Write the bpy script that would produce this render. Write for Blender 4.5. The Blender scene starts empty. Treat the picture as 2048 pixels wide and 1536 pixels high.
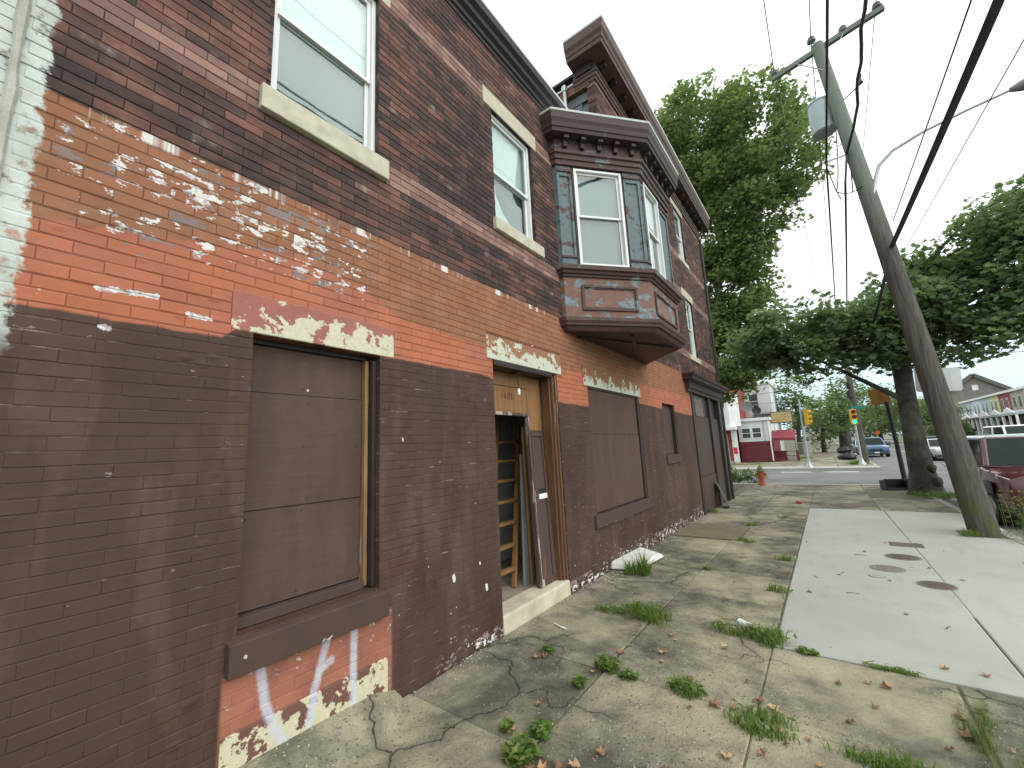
import bpy, math, random
import numpy as np
from mathutils import Vector, Matrix
rnd = random.Random(7)
nrs = np.random.RandomState(11)
SC = bpy.context.scene
COL = SC.collection
R = math.radians

# ------------------------------------------------------------------ camera
CAM = (2.6, 0.0, 1.66)
YAW, PITCH, ROLL, FPX = 0.64027, 0.16253, -0.04754, 822.81
_f = Vector((-math.sin(YAW)*math.cos(PITCH), math.cos(YAW)*math.cos(PITCH), math.sin(PITCH)))
_r0 = Vector((math.cos(YAW), math.sin(YAW), 0)); _u0 = _r0.cross(_f)
_r = _r0*math.cos(ROLL) + _u0*math.sin(ROLL); _u = _r.cross(_f)
cam = bpy.data.objects.new('camera', bpy.data.cameras.new('camera'))
COL.objects.link(cam)
cam.matrix_world = Matrix(((_r.x, _u.x, -_f.x, CAM[0]), (_r.y, _u.y, -_f.y, CAM[1]), (_r.z, _u.z, -_f.z, CAM[2]), (0, 0, 0, 1)))
cam.data.sensor_fit = 'HORIZONTAL'; cam.data.sensor_width = 36
cam.data.lens = 36*FPX/2048
cam.data.clip_start = 0.05; cam.data.clip_end = 3000
SC.camera = cam

# ------------------------------------------------------------------ sky, sun, exposure
SUN_EL, SUN_AZ = R(42), R(105)
W = bpy.data.worlds.new('World'); SC.world = W; W.use_nodes = True
nt = W.node_tree; nt.nodes.clear()
sky = nt.nodes.new('ShaderNodeTexSky'); sky.sky_type = 'NISHITA'; sky.sun_disc = False
sky.sun_elevation = SUN_EL; sky.sun_rotation = SUN_AZ; sky.dust_density = .6; sky.air_density = 1.4; sky.ozone_density = 2.0
# an even white cloud deck over the whole dome, thinner towards the horizon all the way round
tc = nt.nodes.new('ShaderNodeTexCoord'); sp = nt.nodes.new('ShaderNodeSeparateXYZ')
nt.links.new(tc.outputs['Generated'], sp.inputs[0])
mr = nt.nodes.new('ShaderNodeMapRange'); mr.inputs[1].default_value = 0.0; mr.inputs[2].default_value = 0.30
mr.inputs[3].default_value = 0.70; mr.inputs[4].default_value = 0.93
nt.links.new(sp.outputs[2], mr.inputs[0])
mx = nt.nodes.new('ShaderNodeMix'); mx.data_type = 'RGBA'
nt.links.new(mr.outputs[0], mx.inputs[0]); nt.links.new(sky.outputs[0], mx.inputs[6])
cr_ = nt.nodes.new('ShaderNodeValToRGB'); nt.links.new(sp.outputs[2], cr_.inputs[0])
cr_.color_ramp.elements[0].position = .03; cr_.color_ramp.elements[0].color = (.46, .66, .76, 1); cr_.color_ramp.elements[1].position = .30; cr_.color_ramp.elements[1].color = (.97, 1, 1, 1)
cs_ = nt.nodes.new('ShaderNodeVectorMath'); cs_.operation = 'SCALE'; cs_.inputs['Scale'].default_value = 12.2
nt.links.new(cr_.outputs[0], cs_.inputs[0]); nt.links.new(cs_.outputs[0], mx.inputs[7])
bg = nt.nodes.new('ShaderNodeBackground'); bg.inputs[1].default_value = 0.10
wo = nt.nodes.new('ShaderNodeOutputWorld')
nt.links.new(mx.outputs[2], bg.inputs[0]); nt.links.new(bg.outputs[0], wo.inputs[0])
sun = bpy.data.objects.new('sun', bpy.data.lights.new('sun', 'SUN')); COL.objects.link(sun)
sun.data.energy = 1.4; sun.data.angle = R(75); sun.data.color = (1, .97, .92)
_sd = Vector((math.sin(SUN_AZ)*math.cos(SUN_EL), math.cos(SUN_AZ)*math.cos(SUN_EL), math.sin(SUN_EL)))
sun.rotation_euler = _sd.to_track_quat('Z', 'Y').to_euler()
SC.view_settings.view_transform = 'Standard'; SC.view_settings.look = 'None'
SC.view_settings.exposure = 0.50; SC.view_settings.gamma = 1.0
SC.view_settings.use_curve_mapping = False
SC.render.engine = 'CYCLES'
SC.cycles.use_denoising = True
SC.cycles.max_bounces = 6; SC.cycles.diffuse_bounces = 2; SC.cycles.glossy_bounces = 3
SC.cycles.transparent_max_bounces = 8; SC.cycles.transmission_bounces = 4
SC.cycles.caustics_reflective = False; SC.cycles.caustics_refractive = False

# ------------------------------------------------------------------ node helper
class G:
    def __init__(s, name):
        s.m = bpy.data.materials.new(name); s.m.use_nodes = True
        s.t = s.m.node_tree; s.t.nodes.clear()
        s.out = s.t.nodes.new('ShaderNodeOutputMaterial')
        s._p = None
    def put(s, sock, v):
        if isinstance(v, bpy.types.NodeSocket): s.t.links.new(v, sock)
        elif isinstance(v, (tuple, list)):
            sock.default_value = tuple(v) + ((1,) if len(v) == 3 and sock.type == 'RGBA' else ())
        else: sock.default_value = v
    def M(s, op, a, b=None, c=None, clamp=False):
        n = s.t.nodes.new('ShaderNodeMath'); n.operation = op; n.use_clamp = clamp
        for i, v in enumerate((a, b, c)):
            if v is not None: s.put(n.inputs[i], v)
        return n.outputs[0]
    def add(s, a, b): return s.M('ADD', a, b)
    def sub(s, a, b): return s.M('SUBTRACT', a, b)
    def mul(s, a, b): return s.M('MULTIPLY', a, b)
    def pos(s):
        if s._p is None:
            g = s.t.nodes.new('ShaderNodeNewGeometry'); x = s.t.nodes.new('ShaderNodeSeparateXYZ')
            s.t.links.new(g.outputs['Position'], x.inputs[0]); s._p = (g.outputs['Position'], *x.outputs)
        return s._p
    def vec(s, x, y, z=0.0):
        n = s.t.nodes.new('ShaderNodeCombineXYZ')
        for i, v in enumerate((x, y, z)): s.put(n.inputs[i], v)
        return n.outputs[0]
    def obj(s):
        return s.t.nodes.new('ShaderNodeTexCoord').outputs['Object']
    def orand(s): return s.t.nodes.new('ShaderNodeObjectInfo').outputs['Random']
    def attr(s, name):
        n = s.t.nodes.new('ShaderNodeAttribute'); n.attribute_name = name; return n.outputs['Fac']
    def noise(s, v, scale, detail=3, rough=.55, dist=0.0):
        n = s.t.nodes.new('ShaderNodeTexNoise'); s.put(n.inputs['Vector'], v)
        n.inputs['Scale'].default_value = scale; n.inputs['Detail'].default_value = detail
        n.inputs['Roughness'].default_value = rough; n.inputs['Distortion'].default_value = dist
        return n.outputs[0]
    def vor(s, v, scale, feature='F1', rand=1.0):
        n = s.t.nodes.new('ShaderNodeTexVoronoi'); n.feature = feature; s.put(n.inputs['Vector'], v)
        n.inputs['Scale'].default_value = scale; n.inputs['Randomness'].default_value = rand
        return n.outputs['Distance']
    def wn(s, v):
        n = s.t.nodes.new('ShaderNodeTexWhiteNoise'); s.put(n.inputs['Vector'], v); return n.outputs['Value']
    def ss(s, x, a, b):          # smooth step from a to b
        n = s.t.nodes.new('ShaderNodeMapRange'); n.interpolation_type = 'SMOOTHSTEP'
        s.put(n.inputs[0], x); s.put(n.inputs[1], a); s.put(n.inputs[2], b); return n.outputs[0]
    def lin(s, x, a, b, c, d):
        n = s.t.nodes.new('ShaderNodeMapRange'); s.put(n.inputs[0], x)
        for i, v in enumerate((a, b, c, d)): s.put(n.inputs[i+1], v)
        return n.outputs[0]
    def band(s, x, a, b, e=.004): return s.mul(s.ss(x, a-e, a+e), s.sub(1.0, s.ss(x, b-e, b+e)))
    def ramp(s, x, stops, interp='LINEAR'):
        n = s.t.nodes.new('ShaderNodeValToRGB'); s.put(n.inputs[0], x); r = n.color_ramp; r.interpolation = interp
        while len(r.elements) < len(stops): r.elements.new(0.5)
        for e, (p, c) in zip(r.elements, stops):
            e.position = p; e.color = (tuple(c) + (1,)) if isinstance(c, (tuple, list)) else (c, c, c, 1)
        return n.outputs[0]
    def mix(s, f, a, b, mode='MIX'):
        n = s.t.nodes.new('ShaderNodeMix'); n.data_type = 'RGBA'; n.blend_type = mode
        s.put(n.inputs[0], f); s.put(n.inputs[6], a); s.put(n.inputs[7], b); return n.outputs[2]
    def scale(s, c, f):
        n = s.t.nodes.new('ShaderNodeVectorMath'); n.operation = 'SCALE'; s.put(n.inputs[0], c); s.put(n.inputs['Scale'], f); return n.outputs[0]
    def seg(s, y, z, a, b):      # distance to a segment in the (y, z) plane
        dy, dz = b[0]-a[0], b[1]-a[1]; L = dy*dy+dz*dz
        py, pz = s.sub(y, a[0]), s.sub(z, a[1])
        t = s.M('DIVIDE', s.add(s.mul(py, dy), s.mul(pz, dz)), L, clamp=True)
        qy, qz = s.sub(py, s.mul(t, dy)), s.sub(pz, s.mul(t, dz))
        return s.M('SQRT', s.add(s.mul(qy, qy), s.mul(qz, qz)))
    def bump(s, h, strength=.3, dist=.01):
        n = s.t.nodes.new('ShaderNodeBump'); n.inputs['Strength'].default_value = strength
        n.inputs['Distance'].default_value = dist; s.put(n.inputs['Height'], h); return n.outputs[0]
    def bsdf(s, color, rough=.7, normal=None, metal=0.0, spec=.4, coat=0.0, emit=None, estr=0.0):
        n = s.t.nodes.new('ShaderNodeBsdfPrincipled'); s.put(n.inputs['Base Color'], color)
        s.put(n.inputs['Roughness'], rough); n.inputs['Metallic'].default_value = metal
        n.inputs['Specular IOR Level'].default_value = spec; n.inputs['Coat Weight'].default_value = coat
        if normal is not None: s.put(n.inputs['Normal'], normal)
        if emit is not None: s.put(n.inputs['Emission Color'], emit); n.inputs['Emission Strength'].default_value = estr
        s.t.links.new(n.outputs[0], s.out.inputs[0]); return n
MATS = {}
def simple(name, c, rough=.6, metal=0.0, var=.18, nscale=8.0, spec=.4, coat=0.0, bump=0.0):
    """a plain coat with a little dirt and tone variation"""
    g = G(name); v = g.obj()
    n = g.noise(v, nscale, 4, .6)
    col = g.scale(g.mix(0, c, c), g.lin(n, .25, .75, 1-var, 1+var))
    nm = g.bump(g.noise(v, nscale*6, 3), bump, .01) if bump else None
    g.bsdf(col, rough, nm, metal, spec, coat); MATS[name] = g.m; return g.m

# ------------------------------------------------------------------ mesh helper
class MB:
    def __init__(s): s.v = []; s.f = []
    def face(s, pts):
        i = len(s.v); s.v += [tuple(p) for p in pts]; s.f.append(tuple(range(i, i+len(pts)))); return s
    def hexa(s, p):              # 8 points: bottom 4 (ccw seen from above), top 4
        i = len(s.v); s.v += [tuple(q) for q in p]
        for q in ((3, 2, 1, 0), (4, 5, 6, 7), (0, 1, 5, 4), (1, 2, 6, 5), (2, 3, 7, 6), (3, 0, 4, 7)):
            s.f.append(tuple(i+k for k in q))
        return s
    def box(s, x0, x1, y0, y1, z0, z1):
        return s.hexa([(x0, y0, z0), (x1, y0, z0), (x1, y1, z0), (x0, y1, z0), (x0, y0, z1), (x1, y0, z1), (x1, y1, z1), (x0, y1, z1)])
    def obox(s, c, ax, ay, az):  # centre and three half-axis vectors
        c = Vector(c); ax, ay, az = Vector(ax), Vector(ay), Vector(az)
        return s.hexa([c-ax-ay-az, c+ax-ay-az, c+ax+ay-az, c-ax+ay-az, c-ax-ay+az, c+ax-ay+az, c+ax+ay+az, c-ax+ay+az])
    def beam(s, a, b, w, h, up=(0, 0, 1)):
        a, b = Vector(a), Vector(b); d = (b-a); L = d.length/2; d.normalize()
        up = Vector(up); sd = d.cross(up)
        if sd.length < 1e-4: sd = d.cross(Vector((1, 0, 0)))
        sd.normalize(); u = sd.cross(d)
        return s.obox((a+b)/2, d*L, sd*w/2, u*h/2)
    def prism(s, pts, vec):
        n = len(pts); i = len(s.v); vec = Vector(vec)
        s.v += [tuple(p) for p in pts] + [tuple(Vector(p)+vec) for p in pts]
        s.f.append(tuple(range(i+n-1, i-1, -1))); s.f.append(tuple(range(i+n, i+2*n)))
        for k in range(n):
            j = (k+1) % n; s.f.append((i+k, i+j, i+n+j, i+n+k))
        return s
    def tube(s, pts, rad, n=8, caps=True, wob=0.0):
        pts = [Vector(p) for p in pts]
        rad = rad if isinstance(rad, (list, tuple)) else [rad]*len(pts)
        i0 = len(s.v); ref = None
        for k, p in enumerate(pts):
            d = (pts[min(k+1, len(pts)-1)]-pts[max(k-1, 0)]).normalized()
            if ref is None:
                ref = d.cross(Vector((0, 0, 1)) if abs(d.z) < .9 else Vector((1, 0, 0))).normalized()
            ref = (ref-d*ref.dot(d)).normalized(); b = d.cross(ref)
            for q in range(n):
                a = 2*math.pi*q/n; rr = rad[k]*(1+wob*(rnd.random()-.5))
                s.v.append(tuple(p+(ref*math.cos(a)+b*math.sin(a))*rr))
        for k in range(len(pts)-1):
            for q in range(n):
                a, b_ = i0+k*n+q, i0+k*n+(q+1) % n; s.f.append((a, b_, b_+n, a+n))
        if caps:
            s.f.append(tuple(range(i0+n-1, i0-1, -1))); e = i0+(len(pts)-1)*n; s.f.append(tuple(range(e, e+n)))
        return s
    def lathe(s, prof, c=(0, 0, 0), n=14):
        i0 = len(s.v)
        for r_, z in prof:
            for q in range(n):
                a = 2*math.pi*q/n; s.v.append((c[0]+r_*math.cos(a), c[1]+r_*math.sin(a), c[2]+z))
        for k in range(len(prof)-1):
            for q in range(n):
                a, b_ = i0+k*n+q, i0+k*n+(q+1) % n; s.f.append((a, b_, b_+n, a+n))
        s.f.append(tuple(range(i0+n-1, i0-1, -1))); e = i0+(len(prof)-1)*n; s.f.append(tuple(range(e, e+n)))
        return s
    def sweep(s, prof, path):
        """closed profile [(out, z)] swept along plan path [(x, y)] with mitred corners; out = right-hand side of travel"""
        P = [Vector((p[0], p[1])) for p in path]; n = len(prof); i0 = len(s.v)
        for k, p in enumerate(P):
            ds = []
            if k > 0: ds.append((P[k]-P[k-1]).normalized())
            if k < len(P)-1: ds.append((P[k+1]-P[k]).normalized())
            ns = [Vector((d.y, -d.x)) for d in ds]
            if len(ns) == 2:
                m = (ns[0]+ns[1]).normalized(); m = m/max(.3, m.dot(ns[0]))
            else: m = ns[0]
            for o, z in prof: s.v.append((p.x+m.x*o, p.y+m.y*o, z))
        for k in range(len(P)-1):
            for q in range(n):
                a, b_ = i0+k*n+q, i0+k*n+(q+1) % n; s.f.append((a, b_, b_+n, a+n))
        s.f.append(tuple(range(i0, i0+n))); e = i0+(len(P)-1)*n; s.f.append(tuple(range(e+n-1, e-1, -1)))
        return s
    def mesh(s, name, mat, smooth=False):
        me = bpy.data.meshes.new(name); me.from_pydata(s.v, [], s.f); me.update()
        if mat: me.materials.append(mat)
        if smooth:
            me.polygons.foreach_set('use_smooth', [True]*len(me.polygons))
            try: me.set_sharp_from_angle(angle=R(40))
            except Exception: pass
        return me
    def build(s, name, mat, parent=None, smooth=False, bevel=0.0, loc=None, rot=None):
        o = bpy.data.objects.new(name, s.mesh(name, mat, smooth)); COL.objects.link(o)
        if parent: o.parent = parent
        if loc: o.location = loc
        if rot: o.rotation_euler = rot
        if bevel:
            b = o.modifiers.new('bevel', 'BEVEL'); b.width = bevel; b.segments = 2; b.limit_method = 'ANGLE'
        return o
def tag(o, label=None, cat=None, group=None, kind=None):
    if label: o['label'] = label
    if cat: o['category'] = cat
    if group: o['group'] = group
    if kind: o['kind'] = kind
    return o
def thing(name, label, cat, loc=(0, 0, 0), rz=0.0, group=None):
    o = bpy.data.objects.new(name, None); COL.objects.link(o); o.empty_display_size = .2
    o.location = loc; o.rotation_euler = (0, 0, rz); return tag(o, label, cat, group)
def place(name, me, parent=None, loc=(0, 0, 0), rot=(0, 0, 0), sc=(1, 1, 1)):
    o = bpy.data.objects.new(name, me); COL.objects.link(o)
    if parent: o.parent = parent
    o.location = loc; o.rotation_euler = rot; o.scale = sc; return o
def gz(y):                       # the pavement falls gently towards the crossing
    return -.012*min(max(y-4.4, 0), 15.6)
# ------------------------------------------------------------------ materials
BH, BL = 0.0627, 0.214           # brick course, brick length
def paint_zones(g, y, z):
    zj = g.add(z, g.mul(g.sub(g.noise(g.pos()[0], 7, 3), .5), .035))
    yn = g.M('DIVIDE', y, 16.0)
    zb = g.mul(g.ramp(yn, [(0, 2.36/4), (.053, 2.36/4), (.0545, 2.42/4), (.19, 2.42/4), (.24, 2.24/4), (.335, 2.24/4), (.44, 2.42/4), (.67, 2.34/4), (1, 2.34/4)]), 4.0)
    zs = g.mul(g.ramp(yn, [(0, 2.74/4), (.02, 2.80/4), (.075, 2.98/4), (.105, 2.92/4), (.125, 2.76/4), (.19, 2.70/4), (.3, 2.7/4), (.5, 2.78/4), (1, 2.85/4)]), 4.0)
    mb = g.sub(1.0, g.ss(g.sub(zj, zb), -.008, .008))
    ms = g.sub(1.0, g.ss(g.sub(zj, zs), -.012, .012))
    mt = g.sub(1.0, g.ss(zj, 3.366, 3.386))
    return mb, ms, mt
BROWN, SALMON, TAN = (.081, .048, .0365), (.43, .152, .084), (.285, .128, .066)
def spray_on(g, col):
    P, x, y, z = g.pos(); gr = None
    for a, b in (((1.095, .57), (1.127, .376)), ((1.127, .376), (1.17, .258)), ((1.17, .258), (1.246, .115)), ((1.474, .58), (1.397, .317)), ((1.397, .317), (1.37, .17)), ((1.655, .60), (1.65, .13)), ((1.44, .43), (1.50, .45))):
        d = g.seg(y, z, a, b); gr = d if gr is None else g.M('MINIMUM', gr, d)
    gr = g.add(gr, g.mul(g.sub(g.noise(P, 70, 4, .7), .5), .030))
    m = g.mul(g.mul(g.sub(1.0, g.ss(gr, .010, .036)), g.band(y, .92, 1.94)), g.sub(1.0, g.ss(z, .60, .61)))
    return g.mix(g.mul(m, g.lin(g.noise(P, 9, 3), .3, .7, .55, .95)), col, (.52, .56, .64))
CH = [(.31, 2.502), (.436, 2.513), (.516, 2.518), (.655, 2.46), (.755, 2.45), (.335, 2.32), (.36, 2.318)]
def facade(kind):
    g = G('facade_'+kind); P, x, y, z = g.pos()
    row = g.M('FLOOR', g.M('DIVIDE', z, BH))
    off = g.mul(g.M('MODULO', row, 2.0), .5)
    colm = g.M('FLOOR', g.add(g.M('DIVIDE', y, BL), off))
    r1 = g.wn(g.vec(row, colm, 1.3)); r2 = g.wn(g.vec(row, colm, 7.7))
    soot = g.noise(P, .85, 3, .6); fine = g.noise(P, 26, 4, .65); mid = g.noise(P, 5.5, 4, .6)
    smear = g.noise(g.vec(g.mul(y, 1.6), g.mul(z, 6.0), 0.0), 1.5, 4, .65)
    t = g.add(g.add(g.mul(r1, .46), g.mul(g.sub(soot, .5), 1.3)), g.add(g.mul(g.sub(smear, .5), 1.15), .25))
    raw = g.ramp(t, [(.05, (.042, .032, .031)), (.30, (.062, .043, .040)), (.48, (.098, .056, .049)), (.70, (.165, .080, .062)), (.95, (.235, .122, .094))])
    if kind == 'mortar': raw = g.mix(g.ss(mid, .4, .7), (.035, .028, .026), (.12, .10, .09))
    else:
        raw = g.scale(raw, g.mul(g.lin(fine, .2, .8, .85, 1.15), g.lin(mid, .25, .75, .78, 1.25)))
        belt = g.band(z, 62*BH, 65*BH)
        for a in (90, 107, 136): belt = g.M('MAXIMUM', belt, g.band(z, a*BH, (a+3)*BH))
        bc = g.mix(g.ss(g.add(g.mul(r2, .6), mid), .5, 1.0), (.38, .225, .18), (.22, .13, .115))
        raw = g.mix(g.mul(belt, .9), raw, bc)
        # a few bricks at the sills carry pale lime bloom
        raw = g.mix(g.mul(g.ss(g.add(mid, g.mul(r2, .25)), .80, .93), .35), raw, (.42, .38, .35))
    mb, ms, mt = paint_zones(g, y, z)
    tone = g.lin(g.noise(P, 3.0, 4, .6), .25, .75, .86, 1.13)
    tone2 = g.mul(tone, g.lin(r2, 0, 1, .93, 1.07))
    tan = g.scale(g.mix(g.ss(mid, .35, .75), TAN, (.315, .158, .094)), tone2)
    sal = g.scale(g.mix(g.ss(g.noise(P, 1.1, 2), .35, .7), SALMON, (.385, .150, .092)), tone2)
    # brown roller coat, redder and darker towards the foot where it went on thin
    brn = g.scale(g.mix(g.ss(g.noise(P, 1.6, 4, .65), .45, .75), BROWN, (.066, .034, .025)), g.mul(tone, g.lin(g.noise(P, .55, 3, .6), .3, .7, .86, 1.16)))
    lap = g.ss(g.noise(g.vec(g.mul(y, 2.6), g.mul(z, .55), 3.0), 1.3, 3, .6), .50, .58); brn = g.scale(brn, g.lin(lap, 0, 1, .93, 1.17))
    if kind == 'mortar':
        chalk = g.ss(g.noise(g.vec(g.mul(y, 2.0), g.mul(z, 9.0)), 2.2, 5, .7), .55, .70)
        brn = g.mix(g.mul(chalk, g.lin(y, 1.8, 2.1, .5, .95)), g.scale(brn, .94), (.40, .31, .25)); sal = g.scale(sal, .62); tan = g.scale(tan, .55)
    # the panel of bare brick under the big ground-floor window
    patch = g.mul(g.band(y, .915, 1.945, .012), g.sub(1.0, g.ss(z, .60, .62)))
    pb = g.scale(g.mix(g.ss(mid, .45, .75), (.33, .135, .085), (.23, .095, .07)), tone2)
    pb = g.mix(g.ss(g.noise(P, 11, 4, .7), .62, .66), pb, (.50, .47, .38))
    col = g.mix(mt, raw, tan); col = g.mix(ms, col, sal); col = g.mix(mb, col, brn)
    # flaking: paint lost down to white undercoat and bare brick
    pn = g.add(g.noise(g.vec(g.mul(y, 6.2), g.mul(z, 11.5), g.mul(r2, .9)), 1.75, 5, .66), g.mul(g.sub(r1, .5), .13))
    yn = g.M('DIVIDE', y, 16.0)
    heavy = g.ramp(yn, [(0, .1), (.008, .62), (.02, 1), (.105, 1), (.118, .30), (.19, .28), (.25, .42), (.31, .30), (.45, .22), (1, .22)])
    intan = g.mul(mt, g.ss(z, 2.70, 2.86))
    th = g.sub(.735, g.mul(g.mul(intan, heavy), .190))
    th = g.sub(th, g.mul(g.mul(g.sub(1.0, g.ss(z, .05, .26)), g.ss(y, 2.2, 2.6)), .16))
    th = g.sub(th, g.mul(g.mul(g.sub(1.0, g.ss(z, .1, .75)), g.ss(y, 2.0, 2.9)), .035))
    th = g.sub(th, g.mul(g.mul(g.band(z, 1.85, 2.75, .2), g.sub(1.0, g.ss(y, .85, 1.1))), .045))
    peel = g.mul(g.ss(g.sub(pn, th), .0, .012), mt)
    under = g.mix(g.ss(g.add(fine, g.mul(g.sub(r1, .5), .9)), .52, .80), (.70, .68, .65), g.mix(.5, raw, (.34, .30, .29)))
    col = g.mix(peel, col, under)
    # a crust of white along the top edge of the ochre paint
    crust = g.mul(g.band(z, 53*BH+.004, 54*BH-.002, .003), g.ss(g.noise(g.vec(g.mul(y, 3.4), 0.0), 1.0, 5, .7), .52, .60))
    crust = g.mul(crust, g.sub(1.0, g.ss(y, 5.5, 6.5)))
    col = g.mix(crust, col, (.70, .68, .63))
    col = g.mix(patch, col, pb)
    col = spray_on(g, col)
    # whitewash smeared over the party-wall joint at the left end
    wash = g.sub(1.0, g.ss(g.add(y, g.mul(g.sub(g.noise(P, 9, 5, .7), .5), .16)), .055, .075))
    wash = g.mul(g.mul(wash, g.ss(z, 2.10, 2.35)), g.lin(g.ss(g.noise(P, 6, 5, .7), .36, .46), 0, 1, .25, 1))
    col = g.mix(wash, col, g.scale(g.mix(g.ss(mid, .4, .7), (.56, .62, .57), (.44, .47, .42)), tone))
    # flecks of white paint spattered low down on the brown, and two larger dabs
    fl = g.vor(g.vec(y, g.mul(z, .75)), 17.0)
    spat = g.mul(g.sub(1.0, g.ss(fl, .07, .11)), g.mul(g.ss(g.noise(P, 1.9, 3), .5, .62), g.sub(1.0, g.ss(z, .75, 1.3))))
    col = g.mix(g.mul(spat, g.ss(y, 1.96, 2.05)), col, (.62, .58, .52))
    for a, b, rr in (((2.56, .665), (2.565, .635), .018), ((2.965, .49), (2.97, .455), .016), ((2.885, .70), (2.89, .69), .010), ((2.045, 1.80), (2.05, 1.78), .006)):
        col = g.mix(g.sub(1.0, g.ss(g.seg(y, z, a, b), rr*.7, rr*1.15)), col, (.66, .69, .71))
    blis = g.mul(g.sub(1.0, g.ss(g.vor(g.vec(y, g.mul(z, 1.6), 0.0), 6.5), .05, .30)), g.ss(g.noise(P, 2.1, 2), .52, .62))
    chip = g.add(g.M('MINIMUM', g.M('MINIMUM', g.seg(y, z, CH[0], CH[1]), g.seg(y, z, CH[1], CH[2])), g.M('MINIMUM', g.seg(y, z, CH[3], CH[4]), g.seg(y, z, CH[5], CH[5+1]))), g.mul(g.sub(g.noise(P, 22, 5, .7), .5), .05))
    cm = g.sub(1.0, g.ss(chip, .010, .014)); col = g.mix(cm, col, g.mix(g.ss(fine, .45, .6), (.70, .68, .66), (.42, .36, .35))); peel = g.M('MAXIMUM', peel, cm)
    h = g.add(g.add(g.add(g.mul(fine, .5), g.mul(mid, .7)), g.mul(blis, 1.7)), g.mul(peel, -.55))
    g.bsdf(col, g.mix(mb, (.82,)*3, (.62,)*3), g.bump(h, .5, .006), spec=.18)
    return g.m
M_BRICK, M_MORTAR = facade('brick'), facade('mortar')

def peeling_stone(name, paint, zlo, zhi, amount, stone=(.60, .57, .42), seed=0.0, spray=False, yfade=None):
    """pale stone under flaking paint"""
    g = G(name); P, x, y, z = g.pos()
    n = g.noise(g.vec(g.add(y, seed), z, x), 6.5, 6, .68)
    lo = g.lin(z, zlo, zhi, .10, -.10)
    if yfade: lo = g.add(lo, g.lin(y, yfade[0], yfade[1], -.12, 0.0))
    m = g.ss(g.add(g.add(n, lo), amount), .495, .515)
    st = g.scale(g.mix(0, stone, stone), g.lin(g.noise(P, 30, 4), .2, .8, .85, 1.1))
    pa = g.scale(g.mix(0, paint, paint), g.lin(g.noise(P, 6, 4), .2, .8, .85, 1.12))
    c_ = g.mix(m, pa, st)
    if spray: c_ = spray_on(g, c_)
    g.bsdf(c_, .75, g.bump(g.add(g.mul(g.noise(P, 70, 3), .3), g.mul(m, -.5)), .4, .004), spec=.3)
    return g.m
M_LINT1 = peeling_stone('stone_flaking_salmon', (.34, .135, .10), 2.42, 2.66, .0, seed=.55, yfade=(.88, 1.18))
M_LINT2 = peeling_stone('stone_flaking_tan', (.31, .15, .085), 2.6, 2.85, .02, (.55, .58, .47), 3.1)
M_LINT3 = peeling_stone('stone_flaking_ochre', (.27, .13, .06), 2.53, 2.83, -.02, (.52, .56, .46), 9.3)
M_PLINTH = peeling_stone('stone_plinth_flaking', (.16, .075, .058), .02, .42, .02, (.58, .54, .37), 5.0, True)
M_SILLB = peeling_stone('sill_brown_paint', (.078, .047, .038), .50, .85, -.17, (.50, .46, .38), 2.0)
M_SILL = simple('limestone', (.50, .47, .35), .8, var=.16, nscale=14, bump=.2)
M_SILLTOP = simple('limestone_edge', (.52, .49, .37), .8, var=.2, nscale=9, bump=.3)
def plywood(name, c, seed):
    g = G(name); P, x, y, z = g.pos()
    n = g.noise(g.vec(g.add(y, seed), g.mul(z, .35), x), 2.2, 4, .6)
    gr = g.noise(g.vec(g.mul(y, 3.0), g.mul(z, 60.0), seed), 1.5, 3)
    col = g.scale(g.mix(g.ss(n, .42, .72), c, tuple(k*1.28 for k in c)), g.lin(gr, .2, .8, .90, 1.10))
    dr = g.noise(g.vec(g.mul(y, 9.0), g.mul(z, .8), seed), 1.2, 4, .6); col = g.scale(col, g.lin(dr, .3, .7, .90, 1.10))
    fl = g.sub(1.0, g.ss(g.vor(g.vec(y, z, seed), 3.6), .026, .036))
    col = g.mix(g.mul(fl, g.ss(g.noise(P, 3.7, 2), .56, .60)), col, (.62, .62, .58))
    g.bsdf(col, g.lin(n, .3, .7, .52, .68), g.bump(g.add(gr, n), .22, .003), spec=.2); return g.m
M_PLY1 = plywood('painted_plywood', (.086, .053, .041), 0.3)
M_PLY2 = plywood('painted_plywood_dusty', (.090, .055, .041), 4.1)
M_PLY3 = plywood('painted_plywood_shop', (.072, .050, .041), 8.8)
def wood(name, c1, c2, worn=None, axis='z', amount=.55):
    g = G(name); v = g.obj(); s = g.t.nodes.new('ShaderNodeSeparateXYZ'); g.t.links.new(v, s.inputs[0])
    a, b, c = s.outputs
    st = g.vec(g.mul(a, 14.0), g.mul(b, 14.0), g.mul(c, 1.3)) if axis == 'z' else g.vec(g.mul(a, 14.0), g.mul(b, 1.3), g.mul(c, 14.0))
    n = g.noise(st, 2.0, 5, .65); col = g.mix(g.ss(n, .3, .7), c1, c2)
    if worn is not None:
        w = g.noise(st, .55, 6, .7); col = g.mix(g.ss(w, amount, amount+.05), col, worn)
    g.bsdf(col, .6, g.bump(n, .3, .004)); return g.m
M_WOOD = wood('oak_panel', (.30, .155, .055), (.22, .105, .040))
M_JAMB = wood('jamb_varnish', (.15, .070, .030), (.085, .040, .020), (.36, .29, .22), amount=.63)
M_DOOR = wood('door_brown_paint', (.085, .050, .042), (.072, .040, .034), (.26, .11, .07), amount=.66)
M_DOOREDGE = wood('door_edge', (.10, .062, .05), (.07, .045, .038), (.42, .37, .31), amount=.54)
M_STRIP = wood('pine_strip', (.34, .20, .08), (.22, .12, .055), (.42, .44, .48), amount=.60)
M_LADDER = wood('ladder_pine', (.33, .18, .065), (.25, .13, .045))
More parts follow.
